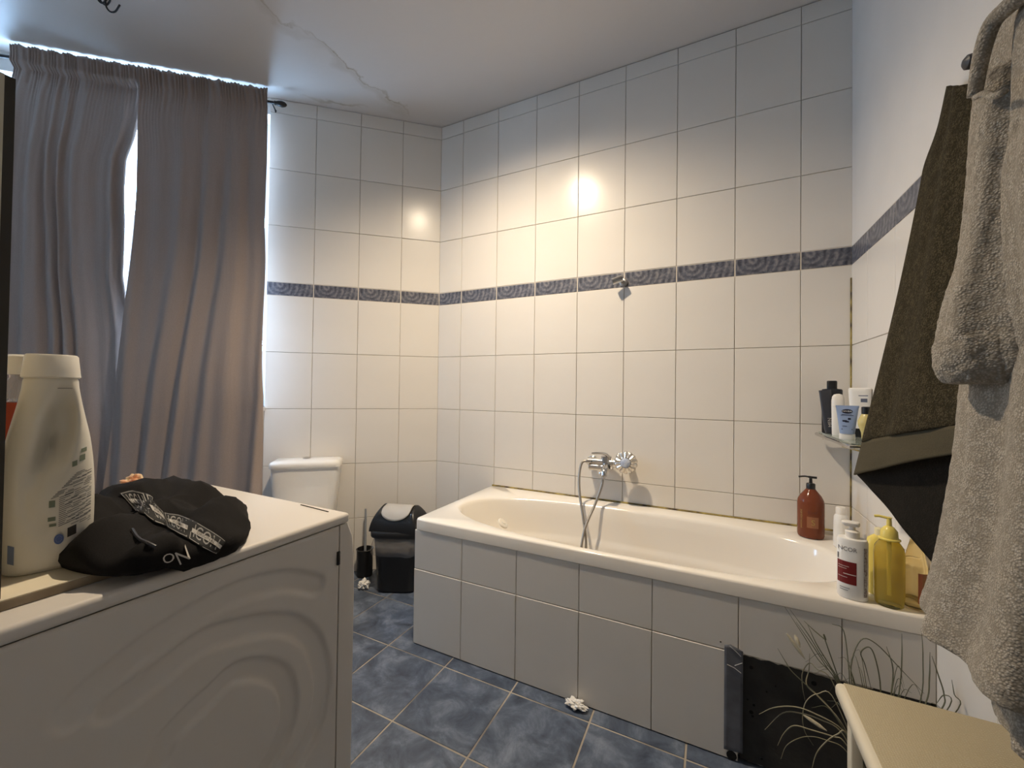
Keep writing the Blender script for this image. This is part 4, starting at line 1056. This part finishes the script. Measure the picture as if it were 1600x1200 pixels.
# white bottle by the wall
k5 = Vector((1.893, -.225, SZ)); rz_ = facing(k5)
o = empty('white_conditioner_bottle', k5, 'white bottle on black cap against the right wall on the shelf', 'bottle')
mesh('cap', *place(rings([selip(.017, .012, 3, 32, z=0), selip(.018, .013, 3, 32, z=.004), selip(.021, .015, 3, 32, z=.032)]), k5, rz_), M_black, o, True)
mesh('bottle_body', *place(rings([selip(.0215, .015, 3, 32, z=.032), selip(.029, .018, 3.4, 32, z=.10), selip(.033, .019, 3.6, 32, z=.165), selip(.033, .018, 3.6, 32, z=.176), selip(.029, .014, 3.4, 32, z=.180)]), k5, rz_), M_wp, o, True)
mesh('label_print', *place(merge(([(-.004, -.0192, .150), (.022, -.0185, .150), (.022, -.0185, .153), (-.004, -.0192, .153)], [(0, 1, 2, 3)]), ([(.002, -.0192, .128), (.020, -.0184, .128), (.020, -.0184, .141), (.002, -.0192, .141)], [(0, 1, 2, 3)])), k5, rz_), mat('slate_print', (.12, .14, .20), .5), o)
# small yellow bottle with black cap
k6 = Vector((1.862, -.405, SZ)); rz_ = facing(k6)
o = empty('small_yellow_bottle', k6, 'small pale yellow bottle with black cap at the towel edge', 'bottle')
mesh('bottle_body', *place(lathe([(.008, 0), (.011, .003), (.013, .03), (.021, .055), (.022, .068), (.014, .088), (.010, .094)], (0, 0, 0), 28), k6), mat('pale_yellow_gel', (.74, .62, .25), .25, trans=.2), o, True)
mesh('cap', *place(lathe([(.0125, .092), (.0125, .114), (.010, .116), (.001, .116)], (0, 0, 0), 24), k6), M_black, o, True)

# ------------------------------------------------------------------ pegs, towel, robe
pg = empty('wall_peg', (XR, -1.05, 1.85), 'dark round coat peg on the right wall above the olive towel', 'peg')
pp = ax(1520, 95, 1.885)
mesh('knob', *lathe([(.006, -.05), (.006, -.012), (.011, -.006), (.0145, .002), (.0135, .010), (.007, .015), (.001, .016)], pp, 20, (-1, 0, 0)), mat('peg_dark', (.05, .05, .055), .4), pg, True)
mesh('backplate', *bx(XR-.012, XR-.003, pp.y-.02, pp.y+.02, pp.z-.03, pp.z+.03), mat('peg_dark', (.05, .05, .055), .4), pg)

def cloth(name, L, Rr, m, parent, nu=40, nv=70, amp=.006, th=.006, seed=0, bow=0.0, fold=5):
    """surface between two space curves"""
    L = smoothpath(L, 8); Rr = smoothpath(Rr, 8)
    def at(P, t): k = t*(len(P)-1); i = min(len(P)-2, int(k)); return P[i].lerp(P[i+1], k-i)
    V = []
    for j in range(nv+1):
        a, b = at(L, j/nv), at(Rr, j/nv); d = (b-a); n = Vector((-d.y, d.x, 0)); n = n.normalized() if n.length > 1e-6 else Vector((1, 0, 0))
        if n.dot(CAM-a) < 0: n = -n
        for i in range(nu+1):
            u = i/nu; p = a.lerp(b, u)
            e = math.sin(PI*u)
            f = bow*e+amp*e**.5*(math.sin(2*PI*fold*u*.5+seed+j*.01)*.6+1.2*noise.noise(Vector((u*4+seed, j/nv*2.0, 0))))*(.3+.7*j/nv)
            V.append(p+n*f)
    F = [(j*(nu+1)+i, j*(nu+1)+i+1, (j+1)*(nu+1)+i+1, (j+1)*(nu+1)+i) for j in range(nv) for i in range(nu)]
    o = mesh(name, V, F, m, parent, True, 180); solidify(o, th); return o, V, nu, nv
tw = empty('olive_towel', ax(1500, 135, 1.90), 'olive green bath towel hanging on the right wall behind the robe', 'towel')
Lx = [(1482, 134, 1.900), (1467, 200, 1.893), (1447, 256, 1.885), (1440, 290, 1.880), (1424, 370, 1.868), (1400, 480, 1.850), (1371, 600, 1.830), (1348, 690, 1.815)]
L1 = [ax(a, b, c) for a, b, c in Lx]
R1 = [ax(a, b, c) for a, b, c in ((1534, 128, 1.900), (1532, 200, 1.893), (1530, 256, 1.888), (1528, 290, 1.882), (1522, 370, 1.875), (1518, 480, 1.865), (1516, 590, 1.858), (1514, 662, 1.852))]
cloth('front_layer', L1, R1, M_towel, tw, 40, 90, .010, .007, 1.3, .012, 3)
L2 = [L1[-1], ax(1340, 722, 1.808), ax(1335, 742, 1.803)]
R2 = [R1[-1], ax(1512, 688, 1.850), ax(1510, 706, 1.850)]
cloth('hem_band', L2, R2, M_towelhem, tw, 30, 10, .004, .0045, 1.3, .010, 3)
# back layer, wall side, reaching lower
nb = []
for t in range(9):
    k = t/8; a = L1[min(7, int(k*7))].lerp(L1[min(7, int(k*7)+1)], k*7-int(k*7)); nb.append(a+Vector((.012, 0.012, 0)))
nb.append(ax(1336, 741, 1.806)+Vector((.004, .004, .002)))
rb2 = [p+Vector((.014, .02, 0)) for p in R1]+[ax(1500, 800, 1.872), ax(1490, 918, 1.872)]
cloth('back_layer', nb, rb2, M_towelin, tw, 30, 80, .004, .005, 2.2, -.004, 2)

rbm = empty('bathrobe', (1.86, -1.2, 1.95), 'cream terry bathrobe hanging in front of the olive towel', 'bathrobe')
def xof(px_, py_, x): p = ax(px_, py_, x); return p
def drape(name, prof_, m, folds, seed, cap=True, N=120, amp=.012, th=None, parent=rbm, nv=90):
    """closed hanging shape; prof_: rows (z, cx, cy, rx, ry, rot)"""
    rows = []
    zs = [p[0] for p in prof_]
    Ps = smoothpath([(p[0], p[1], p[2]) for p in prof_], 10); Qs = smoothpath([(p[3], p[4], p[5]) for p in prof_], 10)
    for k, (a, b) in enumerate(zip(Ps, Qs)):
        z, cx_, cy_ = a; rx, ry, rt = b; row = []
        f = k/(len(Ps)-1)
        for i in range(N):
            t = 2*PI*i/N
            w_ = 1+folds[1]*(.4+.6*f)*math.sin(folds[0]*t+seed+1.1*noise.noise(Vector((math.cos(t), math.sin(t), z*.8))))+.10*noise.noise(Vector((2*math.cos(t), 2*math.sin(t), z*2.2+seed)))
            x, y = rx*w_*math.cos(t), ry*w_*math.sin(t)
            x, y = x*math.cos(rt)-y*math.sin(rt), x*math.sin(rt)+y*math.cos(rt)
            X = min(cx_+x, XR-.008)
            n3 = .0035*noise.noise(Vector((X*70, (cy_+y)*70, z*70)))
            row.append(Vector((X+n3, cy_+y+n3, z)))
        rows.append(row)
    return mesh(name, *rings(rows), m, parent, True, 180)

def projpx(P):
    d = Vector(P)-CAM; return 800+FPX*d.dot(RT)/d.dot(FW), 600-FPX*d.dot(UP)/d.dot(FW)
def hang(name, rows, m, folds, seed, N=110, parent=rbm, lim=0.0, cuff=False):
    """closed hanging cloth volume; rows: (photo row, left outline column, centre y, rx, ry) from top to bottom;
    each cross-section is slid off the wall until its outline has the measured column"""
    P1 = smoothpath([(r[0], r[1], r[2]) for r in rows], 10); P2_ = smoothpath([(r[3], r[4], 0) for r in rows], 10); R_ = []
    for k, (a, b) in enumerate(zip(P1, P2_)):
        f = k/(len(P1)-1); py_, pxt, cy_ = a; rx, ry = max(.004, b.x), max(.004, b.y); cx_ = 1.80
        for it in range(6):
            z = ax(min(pxt+10, 1640), py_, cx_-.5*rx).z
            p = ay(pxt, py_, cy_); z = p.z
            row = []
            for i in range(N):
                t = 2*PI*i/N; c, s_ = math.cos(t), math.sin(t)
                w_ = 1+folds[1]*(.35+.65*f)*math.sin(folds[0]*t+seed+1.4*noise.noise(Vector((c, s_, z*.9+seed))))+.12*noise.noise(Vector((2.2*c, 2.2*s_, z*2.5+seed)))
                row.append(Vector((cx_+rx*w_*c, cy_+ry*w_*s_, z)))
            e = pxt-min(projpx(q)[0] for q in row); cx_ += e*.0011
        for q in row:
            n3 = .0022*noise.noise(q*85)+.0012*noise.noise(q*190); q.x = min(q.x+n3, XR-.006); q.y += n3
        R_.append(row)
    V, F = rings(R_)
    return mesh(name, V, F, m, parent, True, 180)
hang('robe_body', [(-60, 1600, -1.20, .03, .05), (-20, 1572, -1.20, .05, .09), (60, 1533, -1.20, .06, .14), (130, 1520, -1.20, .065, .16), (200, 1516, -1.20, .07, .17), (350, 1514, -1.20, .07, .175), (500, 1512, -1.20, .075, .18), (600, 1498, -1.20, .08, .185), (700, 1490, -1.20, .085, .19), (800, 1477, -1.20, .09, .20), (900, 1461, -1.20, .10, .205), (960, 1448, -1.20, .105, .21), (1003, 1436, -1.20, .105, .21), (1010, 1440, -1.20, .10, .205)], M_robe, (9, .15), 1.0)
hang('sleeve', [(118, 1530, -1.19, .018, .02), (135, 1520, -1.19, .035, .045), (200, 1513, -1.185, .040, .055), (300, 1506, -1.18, .042, .058), (400, 1493, -1.175, .048, .062), (460, 1474, -1.17, .056, .068), (520, 1461, -1.17, .062, .072), (565, 1457, -1.17, .062, .070), (588, 1468, -1.17, .055, .060), (598, 1490, -1.17, .035, .040)], M_robe, (5, .17), 2.6)
hang('sleeve_cuff', [(530, 1460, -1.172, .060, .070), (545, 1456, -1.172, .066, .074), (575, 1457, -1.172, .066, .074), (596, 1470, -1.172, .056, .062), (600, 1482, -1.172, .045, .050)], M_robe, (3, .16), 4.1)
hang('front_panel', [(-60, 1600, -1.30, .04, .06), (0, 1578, -1.30, .05, .08), (150, 1572, -1.30, .05, .085), (200, 1568, -1.29, .055, .085), (260, 1559, -1.29, .06, .09), (400, 1562, -1.29, .06, .09), (500, 1568, -1.29, .06, .09), (600, 1580, -1.29, .06, .09), (700, 1576, -1.29, .065, .09), (850, 1570, -1.29, .07, .10), (950, 1580, -1.29, .07, .10), (1040, 1562, -1.29, .075, .10), (1110, 1547, -1.29, .08, .11), (1150, 1545, -1.29, .08, .11), (1158, 1552, -1.29, .075, .10)], M_robe, (6, .11), .4)
cl = [ax(1612, -20, 1.80), ax(1580, 6, 1.79), ax(1552, 34, 1.785), ax(1538, 70, 1.78), ax(1529, 110, 1.775), ax(1523, 150, 1.775)]
mesh('collar', *tube(smoothpath(cl, 6), lambda t: .013-.004*t, 12), M_robe, rbm, True, 180)
mesh('shoulder_seam', *tube(smoothpath([ax(1524, 152, 1.768), ax(1538, 146, 1.765), ax(1552, 150, 1.763), ax(1570, 143, 1.765)], 5), .0045, 8), M_robe, rbm, True, 180)

# ------------------------------------------------------------------ side table
tz = .50
st = empty('side_table', (1.79, -1.22, 0), 'beige woven-top side table with rounded cream rim at the front right', 'table')
m_, nt_, b_ = node_mat('woven_vinyl'); N_o, L_o = nt_.nodes.new, nt_.links.new
tc_ = N_o('ShaderNodeTexCoord'); wv1 = N_o('ShaderNodeTexWave'); wv1.inputs['Scale'].default_value = 75; wv1.bands_direction = 'X'; wv2 = N_o('ShaderNodeTexWave'); wv2.inputs['Scale'].default_value = 70; wv2.bands_direction = 'Y'
for w_ in (wv1, wv2): w_.inputs['Distortion'].default_value = 6; L_o(tc_.outputs['Object'], w_.inputs['Vector'])
ml_ = N_o('ShaderNodeMath'); ml_.operation = 'MULTIPLY'; L_o(wv1.outputs['Fac'], ml_.inputs[0]); L_o(wv2.outputs['Fac'], ml_.inputs[1])
rp_ = N_o('ShaderNodeValToRGB'); rp_.color_ramp.elements[0].color = (.40, .34, .22, 1); rp_.color_ramp.elements[1].color = (.47, .40, .27, 1)
L_o(ml_.outputs[0], rp_.inputs[0]); L_o(rp_.outputs[0], b_.inputs['Base Color']); b_.inputs['Roughness'].default_value = .65
bp_ = N_o('ShaderNodeBump'); bp_.inputs['Strength'].default_value = .5; bp_.inputs['Distance'].default_value = .001; L_o(ml_.outputs[0], bp_.inputs['Height']); L_o(bp_.outputs[0], b_.inputs['Normal'])
M_weave = m_; M_rim = mat('cream_rim', (.66, .60, .47), .4)
tx0, tx1, ty0, ty1 = 1.645, XR-.012, -1.42, -1.005
rbox('top_rim', tx0, tx1, ty0, ty1, tz-.032, tz-.001, M_rim, st, .012, 4)
rbox('top_surface', tx0+.015, tx1-.004, ty0+.015, ty1-.004, tz-.006, tz, M_weave, st, .002, 2)
for x_ in (tx0+.018, tx1-.040):
    for y_ in (ty0+.02, ty1-.045):
        rbox('leg', x_, x_+.020, y_, y_+.026, 0, tz-.031, M_rim, st, .003, 2)
for y_ in (ty0+.028, ty1-.040):
    rbox('cross_rail', tx0+.038, tx1-.040, y_, y_+.014, tz-.075, tz-.033, M_rim, st, .002, 2)
rbox('lower_shelf', tx0+.02, tx1-.03, ty0+.03, ty1-.045, .14, .155, M_rim, st, .003, 2)

# ------------------------------------------------------------------ grass plant between table and bath
pb = Vector((1.765, -.845, 0))
pl_ = empty('grass_plant', pb, 'artificial ornamental grass with thin arching blades between the table and the bath', 'plant')
mesh('pot', *place(lathe([(.050, 0), (.055, .004), (.068, .15), (.071, .155), (.066, .158), (.062, .14), (.001, .138)], (0, 0, 0), 28), pb), mat('pot_grey', (.18, .17, .16), .6), pl_, True)
mesh('soil', *place(lathe([(.063, .139), (.03, .146), (.001, .148)], (0, 0, 0), 20), pb), mat('soil_dark', (.03, .02, .015), .95), pl_)
M_blade = mat('lit_blade', (.36, .32, .21), .6, col2=(.20, .18, .11), vs=9)  # lighter copy of the blade colour, painting in the light on the front blades
M_bladeg = mat('grey_green_blade', (.14, .14, .085), .6, col2=(.09, .09, .055), vs=9)
BLD = [  # photo points from tip to where the blade goes behind the table, depth y tip -> base
 ([(1186, 1116), (1208, 1106), (1239, 1104), (1271, 1114), (1318, 1142)], -.80, 0), ([(1195, 1140), (1223, 1114), (1253, 1115), (1283, 1125), (1313, 1142)], -.80, 0),
 ([(1215, 1165), (1225, 1146), (1241, 1134), (1269, 1141), (1302, 1151), (1318, 1158)], -.82, 0), ([(1220, 1186), (1229, 1165), (1250, 1153), (1271, 1151), (1295, 1158), (1318, 1169)], -.82, 0),
 ([(1268, 1204), (1276, 1177), (1292, 1158), (1309, 1147), (1322, 1145)], -.86, 0), ([(1271, 1165), (1258, 1144), (1254, 1123), (1257, 1102), (1265, 1090), (1278, 1084), (1300, 1087)], -.80, 0),
 ([(1265, 1021), (1264, 1046), (1260, 1069), (1278, 1088), (1313, 1127)], -.78, 0), ([(1258, 1095), (1254, 1074), (1254, 1051), (1265, 1036), (1277, 1046), (1300, 1064)], -.77, 0),
 ([(1226, 948), (1256, 994), (1278, 1030), (1308, 1066)], -.76, 1), ([(1234, 952), (1262, 990), (1284, 1026), (1312, 1070)], -.75, 1), ([(1244, 972), (1266, 1003), (1290, 1040), (1310, 1072)], -.77, 1),
 ([(1262, 976), (1275, 1005), (1294, 1036), (1316, 1075)], -.76, 1), ([(1256, 970), (1272, 985), (1290, 1000), (1289, 999)], -.75, 1), ([(1215, 1013), (1228, 1035), (1240, 1052), (1300, 1110)], -.77, 1),
 ([(1327, 1034), (1333, 1062), (1342, 1100)], -.78, 1), ([(1362, 1080), (1352, 1040), (1345, 1020), (1358, 1011), (1368, 1030), (1376, 1078)], -.77, 1), ([(1444, 1084), (1406, 1044), (1369, 1006), (1345, 1000), (1330, 1040), (1335, 1090)], -.78, 1),
 ([(1409, 990), (1409, 1030), (1405, 1080)], -.78, 1), ([(1453, 1019), (1452, 1060), (1446, 1100)], -.80, 1), ([(1462, 1101), (1475, 1086), (1484, 1103)], -.82, 1), ([(1487, 1062), (1491, 1085), (1497, 1108)], -.82, 1),
 ([(1456, 1025), (1466, 1055), (1475, 1086), (1470, 1110)], -.83, 1), ([(1440, 985), (1442, 1030), (1438, 1095)], -.79, 1), ([(1385, 1010), (1395, 1045), (1392, 1088)], -.77, 1), ([(1300, 975), (1318, 985), (1326, 1040), (1330, 1080)], -.77, 1)]
random.seed(5)
for pts, yt, g in BLD:
    n = len(pts); W_ = []
    for k, q in enumerate(pts):
        f = k/max(1, n-1); p = ay(q[0], q[1], yt+(-.845-yt)*.5*f)
        p.y = min(p.y, -.692); W_.append(p)
    W_.append(W_[-1].lerp(pb+Vector((0, 0, .16)), .55)); W_.append(pb+Vector((random.uniform(-.02, .02), random.uniform(-.02, .02), .143)))
    rr = random.uniform(.0011, .0017)
    mesh('blade', *tube(smoothpath(W_, 5), lambda t, rr=rr: rr*min(1, .35+t*3), 5), M_bladeg if g else M_blade, pl_, True)
for k in range(34):
    t = random.uniform(0, 2*PI); sp = random.uniform(.05, .13); h = random.uniform(.16, .32)
    W_ = [pb+Vector((random.uniform(-.02, .02), random.uniform(-.02, .02), .143))]
    dx, dy = math.cos(t)*sp, math.sin(t)*sp*.8
    W_ += [pb+Vector((dx*.4, dy*.4, .15+h*.6)), pb+Vector((dx*.8, dy*.8, .15+h)), pb+Vector((dx*1.1, dy*1.1, .15+h*random.uniform(.75, 1.05)))]
    for p in W_: p.y = max(min(p.y, -.695), -.985); p.x = min(p.x, XR-.01)
    mesh('blade', *tube(smoothpath(W_, 5), lambda t: .0013*(1.1-t*.9), 5), M_bladeg, pl_, True)
for a_, b_2 in (((1229, 990), (1258, 1030)), ((1255, 1117), (1292, 1142)), ((1242, 992), (1250, 1012))):
    p, q = ay(*a_, -.79), ay(*b_2, -.80)
    mesh('seed_head', *tube([p, p.lerp(q, .3), p.lerp(q, .7), q], lambda t: .0048*math.sin(PI*min(.97, max(.08, t)))+.0006, 8), mat('pale_seed', (.50, .45, .33), .8, bump=1, bs=300), pl_, True)

for o in bpy.data.objects:
    if o.name.split('.')[0] in ('pictograms', 'screw_dimple', 'grout_ridge', 'nail_hole', 'small_print', 'print', 'tape_crease', 'box_outline', 'label_lines', 'lettering', 'strip_lettering', 'waistband_lettering', 'pale_strip', 'large_lettering'):
        if o.parent: o['kind'] = 'stuff'
